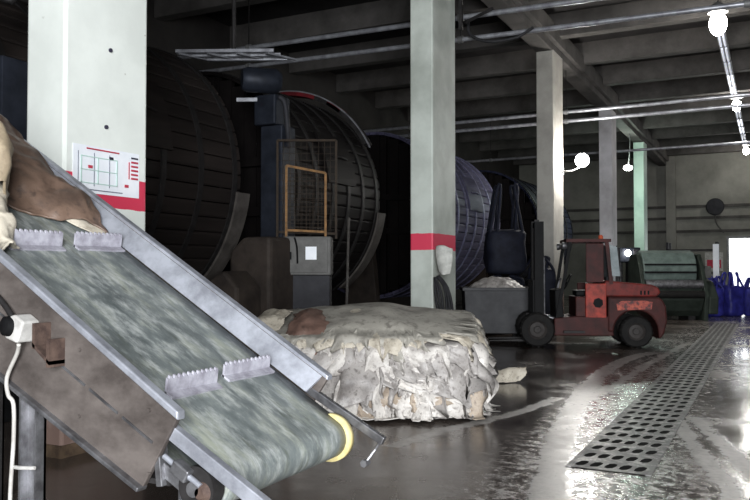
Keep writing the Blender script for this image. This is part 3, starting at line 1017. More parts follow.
# machinery between the first two drums
dt = thing('drive_tower', 'tall dark blue drive tower with gear motor between the first two drums', 'drive unit', (-7.2, 10.75, 0))
MB().box(-7.42, -7.0, 10.5, 10.9, 0, 3.85).build('post', 'blue_dark', dt, bevel=.02)
gm = MB().box(-7.5, -7.08, 10.42, 10.86, 3.86, 4.35).build('gearbox', 'blue_dark', dt, bevel=.03)
MB().lathe((-7.28, 10.3, 4.55), (.7, .7, 0), [(0, -.32), (.16, -.30), (.20, -.22), (.20, .25), (.14, .33), (0, .33)], 24).build('motor', 'blue_dark', dt, auto=40)
MB().cyl((-7.28, 10.55, 4.34), (-7.28, 10.55, 4.55), .1, n=16).build('motor_mount', 'dark_steel', dt, auto=40)
MB().bar((-7.75, 10.3, 4.28), (-7.1, 10.6, 4.28), .05, .06).build('cross_bar', 'pipe', dt)
MB().tube([(-7.06, 10.5, 4.3), (-6.98, 10.55, 4.2), (-6.96, 10.6, 3.8), (-7.0, 10.7, 3.5)], .045, 8).build('conduit', 'cab_dark', dt, smooth=True)

rk = thing('hanging_tray', 'grey cable tray frame hung from the roof above the first drum gap', 'cable tray', (-7.8, 10.1, 4.95))
for i in range(3):
    MB().bar((-8.6 + i * .12, 9.80 + .25 * i, 5.06 - i * .02), (-7.15, 10.48 + .2 * i, 5.06 - i * .02), .08, .05).build('tray_rail', 'pipe', rk)
for i in range(4):
    f = i / 3
    MB().bar((-8.55 + 1.3 * f, 9.8 + .62 * f, 5.02), (-8.35 + 1.3 * f, 10.35 + .62 * f, 5.02), .05, .03).build('tray_rung', 'pipe', rk)
MB().cyl((-7.74, 10.2, 5.06), (-7.74, 10.2, 7.8), .035, n=10).build('drop_rod', 'dark_steel', rk, auto=40)

pb = thing('concrete_plinth', 'dull brown plinth block with sloping end left of the control cabinet', 'plinth', (-7.1, 10.2, 0))
MB().prism([(-7.36, 0), (-6.6, 0), (-6.6, 2.0), (-7.1, 2.0), (-7.36, 1.78)], lambda a, b: (a, 9.6, b), lambda a, b: (a, 10.40, b)).build('block', 'plinth', pb, bevel=.06)
MB().prism([(-7.36, 0), (-6.75, 0), (-6.75, 1.25), (-7.0, 1.5), (-7.36, 1.3)], lambda a, b: (a, 9.0, b), lambda a, b: (a, 9.6, b)).build('ramp_end', 'plinth', pb, bevel=.05)

cc = thing('control_cabinet', 'grey control cabinet with a white paper below the ochre gate', 'cabinet', (-6.48, 10.5, 0), math.radians(26))
MB().box(-.34, .34, -.2, .22, 0, 1.42).build('base', 'cab_dark', cc, local=True, bevel=.01)
MB().box(-.36, .36, -.26, .24, 1.42, 2.02).build('cabinet_body', 'cab_grey', cc, local=True, bevel=.015)
dr = MB().box(-.31, .31, -.275, -.26, 1.46, 1.98).build('door', 'cab_grey', cc, local=True, bevel=.005)
MB().box(-.27, -.245, -.295, -.275, 1.66, 1.78).build('handle', 'black', dr, local=True)
MB().box(-.03, .14, -.279, -.275, 1.66, 1.86).build('paper', 'sheet', dr, local=True)
MB().tube([(-.2, -.28, 2.0), (-.16, -.31, 1.85), (-.15, -.31, 1.6)], .015, 6).build('cable', 'black', cc, local=True)


def gate(label, loc, rz, wd, ht, m, slope=0):
    g = thing('mesh_gate', label, 'safety gate', loc, rz)
    t = .035
    MB().bar((0, 0, -.08), (0, 0, ht + slope), t, t).build('upright', m, g, local=True)
    MB().bar((wd, 0, -.08), (wd, 0, ht), t, t).build('upright', m, g, local=True)
    MB().bar((0, 0, ht + slope), (wd, 0, ht), t, t).build('top_rail', m, g, local=True)
    MB().bar((0, 0, .03), (wd, 0, .0), t, t).build('bottom_rail', m, g, local=True)
    ms = MB()
    for i in range(1, 10):
        ms.bar((wd * i / 10, 0, .02), (wd * i / 10, 0, ht + slope * (1 - i / 10)), .006, .006)
    for i in range(1, 14):
        ms.bar((0, 0, ht * i / 14), (wd, 0, ht * i / 14), .006, .006)
    ms.build('wire_mesh', 'mesh_dark', g, local=True)
    return g


gate('ochre framed mesh gate standing on top of the control cabinet', (-6.80, 10.33, 2.10), math.radians(27), .62, .93, 'gate_yellow', .12)
gate('dull rear mesh panel behind the ochre gate, reaching higher', (-7.03, 10.42, 2.08), math.radians(27), .94, 1.50, 'mesh_dark')
solo(MB().cyl((-6.30, 11.35, .01), (-6.62, 12.05, 2.42), .024, n=10), 'leaning_pole', 'pole', 'thin grey pole leaning in front of the second drum', 'pole', auto=40)

# tall dark drive housing left of the nearest pillar
dh = thing('drive_housing', 'tall dark drive housing left of the nearest pillar', 'housing', (-6.85, 5.35, 0))
MB().box(-7.15, -6.72, 5.05, 5.45, 0, 3.62).build('casing', 'black', dh, bevel=.02)
MB().box(-6.72, -6.66, 5.10, 5.42, 1.2, 3.60).build('side_cover', 'blue_dark', dh, bevel=.01)
MB().tube([(-7.05, 5.2, 3.6), (-7.0, 5.25, 4.3), (-6.8, 5.4, 4.5), (-6.75, 5.6, 7.6)], .05, 8, 6).build('riser_pipe', 'dark_steel', dh, smooth=True)

# ------------------------------------------------------------------ overhead pipes
pipes = [('upper bright pipe crossing the aisle behind the second pillar', (-12.9, 13.95, 6.42), (6.9, 13.95, 6.18), .05, 'pipe'),
         ('lower bright pipe crossing the aisle behind the second pillar', (-12.9, 13.95, 6.02), (6.9, 13.95, 5.72), .045, 'pipe'),
         ('upper grey pipe crossing the aisle beyond the third pillar', (-12.9, 22.6, 6.04), (6.9, 22.6, 6.14), .05, 'pipe'),
         ('lower grey pipe crossing the aisle beyond the third pillar', (-12.9, 22.6, 5.78), (6.9, 22.6, 5.86), .05, 'pipe'),
         ('thin pipe crossing high beyond the fourth pillar', (-12.9, 30.6, 6.0), (6.9, 30.6, 6.05), .05, 'pipe'),
         ('thick duct pipe crossing above the first drums', (-12.9, 11.0, 7.05), (-5.7, 11.0, 6.98), .10, 'concrete_dark')]
for lab, p0, p1, r, m in pipes:
    a = thing('overhead_pipe', lab, 'pipe', p0, 0, 'pipes crossing under the roof')
    MB().cyl(p0, p1, r, n=14).build('tube', m, a, auto=40)
    n = 4 if p1[0] > 0 else 2
    for i in range(n):
        f = (i + .55) / n
        x = p0[0] + (p1[0] - p0[0]) * f
        z = p0[2] + (p1[2] - p0[2]) * f
        MB().cyl((x - .05, p0[1], z), (x + .05, p0[1], z), r * 1.5, n=14).build('coupling', 'lamp_body', a, auto=40)
        MB().cyl((x, p0[1], z + r), (x, p0[1], ZC), .012, n=6).build('hanger', 'dark_steel', a)
# drooping hose from the lower pipe by the second pillar
solo(MB().tube([(-5.0, 13.75, 6.2), (-4.95, 13.7, 5.9), (-4.6, 13.7, 5.72), (-4.1, 13.8, 5.75), (-3.8, 13.88, 5.92)], .03, 8), 'drooping_hose', 'rope', 'dark hose drooping between the bright pipes right of second pillar', 'hose', smooth=True)
# bracket arm on the second pillar
solo(MB().bar((-4.9, 13.3, 6.0), (-4.55, 13.8, 6.35), .06, .06).bar((-4.95, 13.22, 5.85), (-4.95, 13.22, 6.45), .08, .06), 'pipe_bracket', 'dark_steel', 'dark angled bracket holding pipes on the second pillar', 'bracket')

# hose and rag on the second pillar
hs = MB()
for i, dx in enumerate((0, .05, .1)):
    hs.tube([(-5.0 + dx * .3, 12.08 - .02 * i, 1.38), (-4.98 + dx, 12.05, 1.15), (-4.93 + dx, 12.04, .85), (-4.85 + dx, 12.05, .62), (-4.78 + dx, 12.06, .85), (-4.82 + dx * .6, 12.06, 1.2), (-4.95 + dx * .3, 12.07, 1.40)], .022, 8)
solo(hs, 'hose_coil', 'rope', 'dark hose looped low on the corner of the second pillar', 'hose', smooth=True)
rows = [[V(-4.98, 12.09, 1.9), V(-4.88, 12.06, 1.92), V(-4.70, 12.12, 1.86)], [V(-4.96, 12.05, 1.7), V(-4.84, 12.0, 1.68), V(-4.68, 12.08, 1.66)], [V(-4.90, 12.06, 1.45), V(-4.82, 12.02, 1.42), V(-4.72, 12.08, 1.44)]]
solo(sheet(rows, 14, 10, .015, 9, 4, .08), 'hanging_rag', 'rag', 'whitish sheet hanging on the second pillar under its red band', 'rag', smooth=True, solid=.01)

# ------------------------------------------------------------------ grey bin of trimmings, bulk bags behind it
bn = thing('plastic_bin', 'grey plastic bin of pale trimmings between second pillar and forklift', 'bin', (-5.33, 16.35, 0), math.radians(24))


def tapered(x0, x1, y0, y1, z0, z1, tp, wall=.035):
    mb = MB()
    out0 = [(x0 + tp, y0 + tp, z0), (x1 - tp, y0 + tp, z0), (x1 - tp, y1 - tp, z0), (x0 + tp, y1 - tp, z0)]
    out1 = [(x0, y0, z1), (x1, y0, z1), (x1, y1, z1), (x0, y1, z1)]
    w = wall
    in1 = [(x0 + w, y0 + w, z1), (x1 - w, y0 + w, z1), (x1 - w, y1 - w, z1), (x0 + w, y1 - w, z1)]
    in0 = [(x0 + tp + w, y0 + tp + w, z0 + w), (x1 - tp - w, y0 + tp + w, z0 + w), (x1 - tp - w, y1 - tp - w, z0 + w), (x0 + tp + w, y1 - tp - w, z0 + w)]
    vs = out0 + out1 + in1 + in0
    fs = [(3, 2, 1, 0), (12, 13, 14, 15)]
    for a in range(4):
        b = (a + 1) % 4
        fs += [(a, b, 4 + b, 4 + a), (4 + a, 4 + b, 8 + b, 8 + a), (8 + a, 8 + b, 12 + b, 12 + a)]
    return mb.add(vs, fs)


tapered(-.72, .72, -.55, .55, .16, 1.12, .05).build('tub', 'bin', bn, local=True, bevel=.012)
rm = MB()
for a, b, c, d in ((-.76, .76, -.59, -.52), (-.76, .76, .52, .59), (-.76, -.69, -.52, .52), (.69, .76, -.52, .52)):
    rm.box(a, b, c, d, 1.06, 1.13)
rm.build('rim', 'bin', bn, local=True, bevel=.01)
for sx in (-.5, .5):
    for sy in (-.42, .42):
        MB().box(sx - .09, sx + .09, sy - .08, sy + .08, 0, .16).build('foot', 'dark_steel', bn, local=True)
bm_ = MB().grid(lambda u, v: V(-.67 + 1.34 * u, -.5 + v, 1.0 + .34 * (math.sin(PI * u) * math.sin(PI * v)) ** .6 + .05 * noise.noise((u * 7, v * 7, 2.)) + .03 * noise.noise((u * 17, v * 17, 5.))), 40, 30)
WMb = WM[bn.name]
tr = MB()
tr.add([WMb @ p for p in bm_.v], bm_.f)
solo(tr, 'hide_trimmings', 'hide_grey', 'heap of pale hide trimmings filling the grey bin', 'trimmings', kind='stuff', smooth=True)
rows = [[WMb @ V(.70, -.42, 1.14), WMb @ V(.74, -.25, 1.16), WMb @ V(.72, -.1, 1.15)], [WMb @ V(.79, -.45, 1.08), WMb @ V(.81, -.26, 1.09), WMb @ V(.80, -.08, 1.08)], [WMb @ V(.80, -.42, .66), WMb @ V(.83, -.27, .58), WMb @ V(.80, -.12, .68)]]
solo(sheet(rows, 16, 10, .015, 6, 8, .08), 'hanging_scrap', 'hide_white', 'pale scrap hanging over the right rim of the grey bin', 'hide', smooth=True, solid=.012)


def bulk_bag(m, label, loc, rz, w, h, loop_h, group=None, seed=0, lean=0):
    b = thing('bulk_bag', label, 'bag', loc, rz, group)

    def fn(u, v):
        a = 2 * PI * u
        c, s = math.cos(a), math.sin(a)
        e = 5 if .1 < v < .9 else 3.2
        rr = 1 / (abs(c) ** e + abs(s) ** e) ** (1 / e)
        bul = .86 + .14 * math.sin(PI * min(1, v * 1.05)) ** .5
        if v < .02 or v > .98:
            bul *= .0 if v in (0, 1) else 1
        nn = 1 + .10 * noise.noise((c * 1.6 + seed, s * 1.6, v * 3)) + .04 * noise.noise((c * 5 + seed, s * 5, v * 8))
        z = h * min(1, max(0, (v - .05) / .85))
        if v > .9:
            bul *= 1 - ((v - .9) / .1) ** 1.5
            z = h + .05 * math.sin((v - .9) / .1 * PI / 2) + .03 * noise.noise((c * 3, s * 3, seed))
        if v < .05:
            bul *= v / .05
        return V(w / 2 * rr * bul * nn * c, w / 2 * rr * bul * nn * s, z)
    MB().grid(fn, 40, 24).build('sack', m, b, local=True, smooth=True)
    for sx, sy in ((-1, -1), (1, -1), (1, 1), (-1, 1)):
        x, y = sx * w * .36, sy * w * .36
        rg = random.Random(seed * 9 + sx * 2 + sy)
        tx, ty = x * .55 + rg.uniform(-.06, .06), y * .7 + rg.uniform(-.05, .05)
        lp = MB().tube([(x + sx * .06, y, h * .8), (x + sx * .03, y, h + .02), (tx - .03, ty, h + loop_h), (tx + .05, ty - sy * .03, h + loop_h * .97), (x - sx * .14, y - sy * .02, h + .03), (x - sx * .15, y, h * .8)], .036, 8, 5)
        lp.build('lifting_loop', m, b, local=True, smooth=True)
    return b


bulk_bag('bag_dark', 'lower dark navy bulk bag behind the grey bin', (-5.86, 18.7, 0), math.radians(20), 1.0, 1.25, .1, 'navy bulk bags behind the bin', 3)
bulk_bag('bag_dark', 'upper dark navy bulk bag with long raised loops behind the grey bin', (-5.86, 18.7, 1.40), math.radians(24), .98, 1.05, 1.05, 'navy bulk bags behind the bin', 5)
bulk_bag('bag_dark', 'small dark bag beside the forklift mast behind the bin', (-5.15, 19.5, 0), math.radians(14), .7, 1.5, .3, 'navy bulk bags behind the bin', 8)

# ------------------------------------------------------------------ forklift
FA = math.radians(180 + 21.5)
fk = thing('forklift', 'worn red forklift truck parked between the pillars', 'forklift', (-3.38, 15.90, 0), FA)


def B(name, m, *a, parent=None, **kw):
    mb = MB()
    for b in a:
        mb.box(*b)
    return mb.build(name, m, parent or fk, local=True, **kw)


def wheel(x, y, r, wd, label=None):
    sg = 1 if y > 0 else -1
    w_ = MB().lathe((x, y, r), (0, 1, 0), [(r * .55, -wd / 2), (r * .9, -wd / 2), (r, -wd * .32), (r, wd * .32), (r * .9, wd / 2), (r * .55, wd / 2), (r * .55, -wd / 2)], 36)
    for i in range(18):
        a = 2 * PI * i / 18
        w_.bar((x + (r - .005) * math.cos(a), y - wd * .42, r + (r - .005) * math.sin(a)), (x + (r - .005) * math.cos(a + .12), y + wd * .42, r + (r - .005) * math.sin(a + .12)), .03, .012)
    o = w_.build('wheel', 'rubber', fk, local=True, auto=40)
    MB().lathe((x, y, r), (0, sg, 0), [(0, wd * .30), (r * .18, wd * .30), (r * .22, wd * .2), (r * .42, wd * .16), (r * .56, wd * .42), (r * .58, wd * .3), (r * .56, -wd * .4), (0, -wd * .4)], 30).build('rim', 'rim', o, local=True, auto=35)


for sy in (.47, -.47):
    wheel(.95, sy, .335, .24)
    wheel(-.93, sy, .31, .21)
# chassis and body
MB().xz([(.62, .22), (.62, .56), (.18, .60), (-.46, .60), (-.52, .22)], -.5, .5).build('chassis', 'red_dark', fk, local=True, bevel=.02)
B('step', 'dark_steel', (.05, .45, .5, .6, .28, .32), (.05, .45, -.6, -.5, .28, .32))
# counterweight with a wheel arch
arch = [(-.93 + .42 * math.cos(a), .30 + .42 * math.sin(a)) for a in [i * PI / 12 for i in range(13)]]
cwp = [(-1.34, .16), (-1.42, .30), (-1.44, .55), (-1.40, .84), (-1.33, .95), (-.40, .98), (-.40, .30)] + arch[0:] 
cwp = [(-.40, .98), (-.40, .30), (-.51, .30)] + arch[1:-1] + [(-1.35, .30), (-1.36, .16), (-1.45, .24), (-1.52, .50), (-1.50, .80), (-1.44, .92), (-1.36, .98)]
MB().xz(cwp, -.53, .53).build('counterweight', 'red_dark', fk, local=True, bevel=.035)
B('tow_block', 'dark_steel', (-1.60, -1.46, -.1, .1, .34, .48))
hd = MB().xz([(-.34, .98), (-1.34, .98), (-1.42, 1.06), (-1.38, 1.16), (-1.24, 1.22), (-.36, 1.30)], -.46, .46).build('hood', 'red', fk, local=True, bevel=.03)
B('vent_slots', 'black', *[(-1.20 + i * .07, -1.165 + i * .07, .458, .466, 1.02, 1.10) for i in range(3)], parent=hd)
lo = MB()
lo.xz([(-.58, .72), (-1.22, .74), (-1.24, .88), (-1.10, .91), (-.66, .90), (-.56, .84)], .535, .539)
lo.build('faded_decal', 'decal_faded', fk, local=True)
# side cowl below the guard, with an opening
cw = MB().xz([(.02, .56), (.02, 1.24), (-.38, 1.24), (-.38, .56), (-.18, .56), (-.18, .74), (-.10, .80), (-.06, .90), (-.14, .98), (-.24, .92), (-.26, .78), (-.181, .74), (-.181, .56)][:4], .44, .50)
cwl = cw.build('side_cowl', 'orange_red', fk, local=True, bevel=.015)
MB().cyl((-.22, .498, .86), (-.22, .506, .86), .10, n=7).build('opening', 'black', cwl, local=True)
MB().box(.02, -.38, -.50, -.44, .56, 1.24).build('side_cowl', 'red_dark', fk, local=True, bevel=.015)
MB().box(-.34, .0, .44, .47, 1.26, 2.02).build('door_panel', 'red_dark', fk, local=True, bevel=.01)
# seat, wheel, levers, dash
B('seat', 'black', (-.30, .16, -.24, .24, .98, 1.10), (-.36, -.24, -.24, .24, 1.08, 1.58), bevel=.03)
B('seat_base', 'red_dark', (-.38, .2, -.44, .44, .58, .98), bevel=.02)
MB().xz([(.42, .56), (.58, .56), (.60, 1.10), (.46, 1.14)], -.42, .42).build('dash', 'black', fk, local=True, bevel=.02)
sw = MB().tube([V(.30, 0, 1.26) + V(.07 * math.sin(a) * -1, .17 * math.cos(a), .15 * math.sin(a)) for a in [2 * PI * i / 20 for i in range(21)]], .014, 8, 1)
sw.cyl((.30, 0, 1.26), (.46, 0, 1.06), .02, n=8)
sw.build('steering_wheel', 'black', fk, local=True, smooth=True)
for i in range(3):
    MB().tube([(.46, -.2 - .07 * i, 1.1), (.40, -.2 - .07 * i, 1.30)], .01, 6, 1).ball((.395, -.2 - .07 * i, 1.32), .022, n=8, m=6).build('lever', 'steel', fk, local=True)
# overhead guard
for sy in (-.44, .44):
    MB().bar((.56, sy, .56), (.42, sy, 1.30), .05, .06, (1, 0, 0)).bar((.42, sy, 1.28), (.30, sy, 2.06), .05, .06, (1, 0, 0)).build('guard_front_post', 'black', fk, local=True)
    MB().bar((-.48, sy, 1.22), (-.40, sy, 2.06), .05, .07, (1, 0, 0)).build('guard_rear_post', 'red_dark', fk, local=True)
g = MB()
for sy in (-.44, .44):
    g.bar((.34, sy, 2.08), (-.46, sy, 2.08), .06, .06)
for x in (.34, -.46):
    g.bar((x, -.44, 2.08), (x, .44, 2.08), .06, .06)
for i in range(1, 7):
    x = .34 - .8 * i / 7
    g.bar((x, -.44, 2.085), (x, .44, 2.085), .035, .03)
g.build('overhead_guard', 'red_dark', fk, local=True)
B('rear_window', 'glass', (-.455, -.445, -.40, .40, 1.36, 2.0))
gb = MB().xz([(-.50, 1.38), (-.66, 1.38), (-.60, 1.95), (-.46, 2.0)], .40, .43).build('side_window', 'glass', fk, local=True)
MB().cyl((-.78, -.32, 1.25), (-.78, -.32, 1.95), .035, n=12).build('exhaust_pipe', 'dark_steel', fk, local=True, auto=40)
MB().cyl((-.62, .30, 1.27), (-.62, .30, 1.98), .016, n=10).build('grab_pole', 'dark_steel', fk, local=True, auto=40)
MB().lathe((-.44, -.36, 2.11), (0, 0, 1), [(0, 0), (.05, 0), (.05, .08), (.03, .11), (0, .11)], 16).build('beacon', 'decal', fk, local=True, auto=40)
for sy in (-.38, .38):
    MB().lathe((.40, sy, 1.98), (1, 0, 0), [(0, -.05), (.05, -.05), (.07, 0), (.07, .04), (0, .04)], 16).build('head_lamp', 'steel', fk, local=True, auto=40)
# mast
for sy in (-.36, .36):
    m_ = MB().box(.84, .98, sy - .05, sy + .05, .12, 2.46).box(.80, .84, sy - .07, sy + .02, .12, 2.46)
    m_.build('mast_rail', 'black', fk, local=True)
    MB().box(.88, .97, sy * .78 - .03, sy * .78 + .03, .14, 2.50).build('inner_rail', 'dark_steel', fk, local=True)
    MB().cyl((.80, sy * .9, .25), (.80, sy * .9, 1.75), .032, n=12).build('lift_cylinder', 'steel', fk, local=True, auto=40)
    MB().cyl((.84, sy * .86, .60), (.40, sy * .86, .50), .028, n=10).build('tilt_cylinder', 'steel', fk, local=True, auto=40)
    MB().bar((.93, sy * .35, .4), (.93, sy * .35, 2.35), .02, .035, (1, 0, 0)).build('lift_chain', 'dark_steel', fk, local=True)
for b_ in ((.82, .95, -.40, .40, 2.36, 2.46), (.80, .86, -.40, .40, 1.42, 1.50), (.82, .95, -.40, .40, .14, .26)):
    B('mast_crossbar', 'black', b_)
B('carriage', 'black', (.99, 1.04, -.46, .46, .20, .30), (.99, 1.04, -.46, .46, .52, .62))
lb = MB()
for i in range(6):
    lb.bar((1.01, -.44 + .176 * i, .3), (1.01, -.44 + .176 * i, 1.28), .03, .03, (1, 0, 0))
lb.bar((1.01, -.46, 1.28), (1.01, .46, 1.28), .04, .05)
lb.build('load_backrest', 'black', fk, local=True)
for sy in (-.28, .28):
    MB().xz([(1.04, .62), (1.04, .09), (1.86, .09), (1.86, .105), (1.09, .135), (1.09, .62)], sy - .06, sy + .06).build('fork', 'dark_steel', fk, local=True)

# ------------------------------------------------------------------ machines beyond the forklift
RA = math.radians(24)
ma = thing('fleshing_machine', 'grey-green roller machine with rounded hood just beyond the forklift', 'machine', (-2.75, 25.4, 0), RA)
hood_p = [(.0, .75), (.0, 1.45)] 


def L_(name, m, mb, parent=ma, **kw):
    return mb.build(name, m, parent, local=True, **kw)


prof = [(-.55, 1.20), (-.60, 1.50), (-.52, 1.80), (-.34, 2.02), (-.05, 2.10), (.30, 2.02), (.46, 1.80), (.46, 1.20)]
L_('hood', 'green', MB().prism(prof, lambda a, b: (-.95, a, b), lambda a, b: (.62, a, b)), bevel=.03)
L_('hood_slot', 'black', MB().box(-.92, .60, -.615, -.585, 1.40, 1.46).box(-.92, .60, -.60, -.56, 1.64, 1.69))
body = [(-.75, .30), (-.95, .62), (-.80, .98), (-.55, 1.20), (.5, 1.20), (.5, .12), (-.5, .12)]
L_('body', 'green_dark', MB().prism(body, lambda a, b: (-.98, a, b), lambda a, b: (.70, a, b)), bevel=.03)
for x in (-1.10, .70):
    L_('side_frame', 'green_dark', MB().prism([(-.9, 0), (.6, 0), (.6, 1.7), (.3, 1.98), (-.35, 1.98), (-.62, 1.6), (-1.0, .75)], lambda a, b, x=x: (x, a, b), lambda a, b, x=x: (x + .12, a, b)), bevel=.02)
L_('roller', 'steel', MB().cyl((-.97, -.80, 1.08), (.69, -.80, 1.08), .13, n=24), auto=40)
L_('feed_roller', 'rubber', MB().cyl((-.97, -.92, .78), (.69, -.92, .78), .11, n=24), auto=40)
L_('drive_cover', 'green_dark', MB().prism([(-.95, .2), (.1, .2), (.25, .7), (-.1, 1.25), (-.6, 1.15), (-1.0, .7)], lambda a, b: (.82, a, b), lambda a, b: (1.10, a, b)), bevel=.04)
for x in (-.8, .5):
    L_('foot', 'dark_steel', MB().box(x - .1, x + .1, -.45, .45, 0, .13))
L_('control_box', 'cab_grey', MB().box(.86, 1.06, -.55, -.30, 1.25, 1.62), bevel=.02)

mp = thing('dark_press', 'dark upright press with small white lamp left of the grey-green machine', 'machine', (-4.55, 27.2, 0), RA)
L_('frame', 'cab_dark', MB().box(-.55, -.35, -.5, .5, 0, 2.2).box(.35, .55, -.5, .5, 0, 2.2), mp, bevel=.02)
L_('head', 'blue_dark', MB().box(-.6, .6, -.45, .45, 1.75, 2.25), mp, bevel=.04)
L_('table', 'dark_steel', MB().box(-.5, .5, -.6, .55, .75, .9), mp, bevel=.02)
L_('ram', 'steel', MB().cyl((0, 0, .9), (0, 0, 1.76), .12, n=20), mp, auto=40)
L_('work_lamp', 'flood_on', MB().ball((.15, -.56, 2.06), .10), mp, smooth=True)

# rack, light-gap boards and sign near the far doorway
rkk = thing('storage_rack', 'dark storage rack with drums beyond the grey-green machine', 'rack', (-2.75, 33.5, 0), 0)
for x in (-.9, .9):
    for y in (-.4, .4):
        MB().box(x - .05, x + .05, y - .05, y + .05, 0, 2.6).build('upright', 'cab_dark', rkk, local=True)
for z in (.5, 1.4, 2.3):
    MB().box(-.95, .95, -.45, .45, z - .05, z + .02).build('shelf', 'dark_steel', rkk, local=True)
for i, (x, z, s) in enumerate(((-.6, .523, .22), (-.05, .523, .22), (.55, .523, .22), (-.5, 1.423, .2), (.1, 1.423, .22))):
    mb = MB().lathe((-2.75 + x, 33.5, z), (0, 0, 1), [(0, 0), (s, 0), (s, .2), (s + .012, .22), (s, .24), (s, .58), (0, .58)], 20)
    solo(mb, 'steel_drum', 'blue_dark', ['dark drum at left on the low rack shelf', 'dark drum in the middle of the low rack shelf', 'dark drum at right on the low rack shelf', 'dark drum at left on the middle rack shelf', 'dark drum at right on the middle rack shelf'][i], 'drum', group='drums on the far storage rack', auto=40)
lp_ = MB().box(-1.86, -1.66, 31.0, 31.05, .0, 2.45)  # white board stands in for a bright strip of light
solo(lp_, 'light_gap_strip', 'sheet', 'narrow upright white board standing in for a light gap beside the far doorway', 'board')
lp_ = MB().box(-2.95, -2.72, 28.9, 28.96, .9, 2.05).box(-2.86, -2.81, 28.9, 28.96, 0, .9)  # pale board on an added post stands in for a distant light gap
solo(lp_, 'light_gap_board', 'sheet', 'pale board on a post standing in for a light gap right of the grey-green machine', 'board')
sg = thing('safety_sign', 'red and white sign on the end wall left of doorway', 'sign', (-2.75, YF - .05, 2.0))
MB().box(-3.15, -2.25, YF - .17, YF - .15, 1.45, 2.45).build('panel', 'white_plastic', sg)
MB().box(-3.05, -2.35, YF - .176, YF - .17, 1.60, 2.05).build('red_field', 'ink_red', sg)
MB().box(-2.75, -2.65, YF - .15, YF - .0, 1.8, 2.0).build('mount', 'lamp_body', sg)
fn = thing('wall_fan', 'dark round fan on a bracket at far wall above doorway', 'fan', (-2.6, YF - .2, 4.9))
MB().lathe((-2.6, YF - .45, 4.9), (0, 1, 0), [(.0, -.08), (.42, -.06), (.46, 0), (.42, .12), (0, .14)], 24).build('housing', 'cab_dark', fn, auto=40)
MB().cyl((-2.6, YF - .32, 4.9), (-2.6, YF, 4.9), .05, n=8).build('bracket', 'cab_dark', fn)
MB().tube([(-2.6, YF - .42, 4.46), (-2.55, YF - .3, 4.0), (-2.2, YF - .2, 3.5)], .04, 6).build('cable', 'cab_grey', fn)

# blue bags by the far doorway
for i, (x, y, w_, h, l_, lab) in enumerate(((-2.22, 27.75, .62, .92, .12, 'blue bulk bag nearest the grey-green machine'),
                                           (-1.72, 27.5, .66, .92, .28, 'second blue bulk bag from the grey-green machine'),
                                           (-1.16, 28.05, .66, .95, .42, 'third blue bulk bag with tall loops, counting from grey-green machine'),
                                           (-1.72, 28.6, .7, 1.0, .25, 'blue bulk bag standing behind the others near doorway'),
                                           (-.50, 28.4, .6, .9, .3, 'blue bulk bag nearest the bright doorway'))):
    bulk_bag('bag_blue', lab, (x, y, 0), math.radians(10 + 17 * i), w_, h, l_, 'blue bulk bags near the far doorway', 20 + i * 3)

# ------------------------------------------------------------------ lamps
def point(loc, power, color=(1, .97, .92), r=.12):
    l = bpy.data.lights.new('lamp_light', 'POINT')
    l.energy = power
    l.color = color
    l.shadow_soft_size = r
    o = bpy.data.objects.new('lamp_light', l)
    COL.objects.link(o)
    o.location = loc
    return o


LX = -1.0
row = [(19.35, 7.13, 1, 'brightest bulb lamp, nearest of the ceiling row'), (30.4, 7.35, 1, 'bright bulb lamp in the middle of the ceiling row'), (43.0, 7.45, 1, 'bright bulb lamp at the far end of the ceiling row')]
for y, z, on, lab in row:
    t = thing('bulb_lamp', lab, 'lamp', (LX, y, z), 0, 'bulb lamps over the aisle')
    MB().ball((LX, y, z), (.19 if y < 20 else .15), None, (.27 if y < 20 else .2)).build('bulb', 'lamp_on', t, smooth=True)
    MB().lathe((LX, y, z + .28), (0, 0, 1), [(.22, -.02), (.16, .12), (.08, .2), (0, .2)], 20).build('lamp_holder', 'lamp_body', t, auto=40)
    MB().cyl((LX, y, z + .46), (LX, y, ZC), .015, n=8).build('hanger', 'dark_steel', t)
    point((LX, y, z - .45), 75)
ys = [20.9, 22.6, 24.3, 26.0, 27.7, 32.2, 34.2, 36.2, 38.2, 40.2]
brt = [0, 0, 0, 1, 1, 0, 1, 1, 0, 1]
names_ = ['first', 'second', 'third', 'fourth', 'fifth', 'sixth', 'seventh', 'eighth', 'ninth', 'tenth']
for i, (y, on) in enumerate(zip(ys, brt)):
    z = 7.22 + .012 * (y - 20)
    t = thing('tube_lamp', '%s %s tube lamp from the nearest bulb lamp along the aisle' % (names_[i], 'lit' if on else 'dim'), 'lamp', (LX, y, z), 0, 'tube lamps over the aisle')
    MB().box(LX - .11, LX + .11, y - .72, y + .72, z, z + .07).build('tray', 'lamp_body', t, bevel=.01)
    for dx in (-.05, .05):
        MB().cyl((LX + dx, y - .68, z - .03), (LX + dx, y + .68, z - .03), .028, n=10).build('tube', 'tube_on' if on else 'tube_dim', t, auto=40)
    for dy in (-.5, .5):
        MB().cyl((LX, y + dy, z + .07), (LX, y + dy, ZC), .008, n=6).build('hanger', 'dark_steel', t)
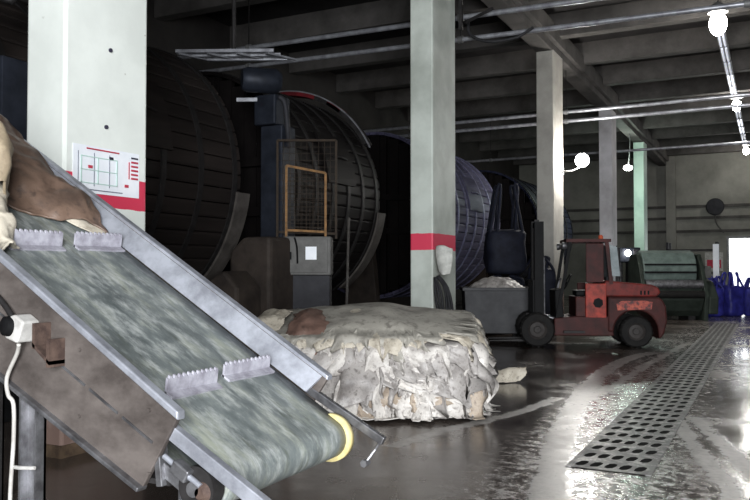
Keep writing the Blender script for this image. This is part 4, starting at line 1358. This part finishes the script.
# floodlights on the pillars
for lab, p, r, pw, base, col in (('round floodlight glaring beside the third pillar above the forklift', (-4.6, 21.75, 4.53), .19, 330, (-5.04, 21.3, 4.2), (1, .97, .92)),
                                 ('small oval greenish lamp hung before the mint green pillar', (-5.35, 34.4, 5.85), .19, 200, (-5.3, 34.5, 7.285), (.80, 1, .88))):
    r_up = base[2] < 5
    t = thing('floodlight', lab, 'lamp', base)
    MB().ball(p, r, r, r if r_up else r * .6).build('globe', 'flood_on', t, smooth=True)
    MB().tube([base, (base[0] + (.25 if r_up else .02), base[1], base[2] - (0 if r_up else .5)), (p[0], p[1] + .1, p[2] - (r * .8 if r_up else -r * .5))], .02, 8, 4).build('arm', 'lamp_body', t, smooth=True)
    MB().box(base[0] - .01, base[0] + .02, base[1] - .08, base[1] + .08, base[2] - .1, base[2] + (.1 if r_up else .008)).build('wall_plate', 'lamp_body', t)
    point((p[0] + .05, p[1] - r - .25, p[2] - .1), pw, col, .25)


# daylight through the two doors
def area(name, loc, target, sx, sy, power, color):
    l = bpy.data.lights.new(name, 'AREA')
    l.shape = 'RECTANGLE'
    l.size, l.size_y = sx, sy
    l.energy = power
    l.color = color
    o = bpy.data.objects.new(name, l)
    COL.objects.link(o)
    o.location = loc
    d = Vector(target) - Vector(loc)
    o.rotation_euler = d.to_track_quat('-Z', 'Y').to_euler()
    return o


area('daylight_near', (3.5, YB - .1, 2.7), (3.5, 0, 2.7), 5.6, 5.0, 2900, (.94, .97, 1))
area('daylight_far', ((DX0 + DX1) / 2, YF + .6, 1.7), ((DX0 + DX1) / 2, 0, 1.7), 5.2, 4.0, 330, (.95, .98, 1))

wd = bpy.data.worlds.new('world')
scene.world = wd
wd.use_nodes = True
bg = wd.node_tree.nodes['Background']
bg.inputs['Color'].default_value = (.9, .95, 1, 1)
bg.inputs['Strength'].default_value = 2.0

vs_ = scene.view_settings
vs_.view_transform = 'Standard'
vs_.look = 'None'
vs_.gamma = 1
vs_.use_curve_mapping = False
vs_.exposure = 0.3
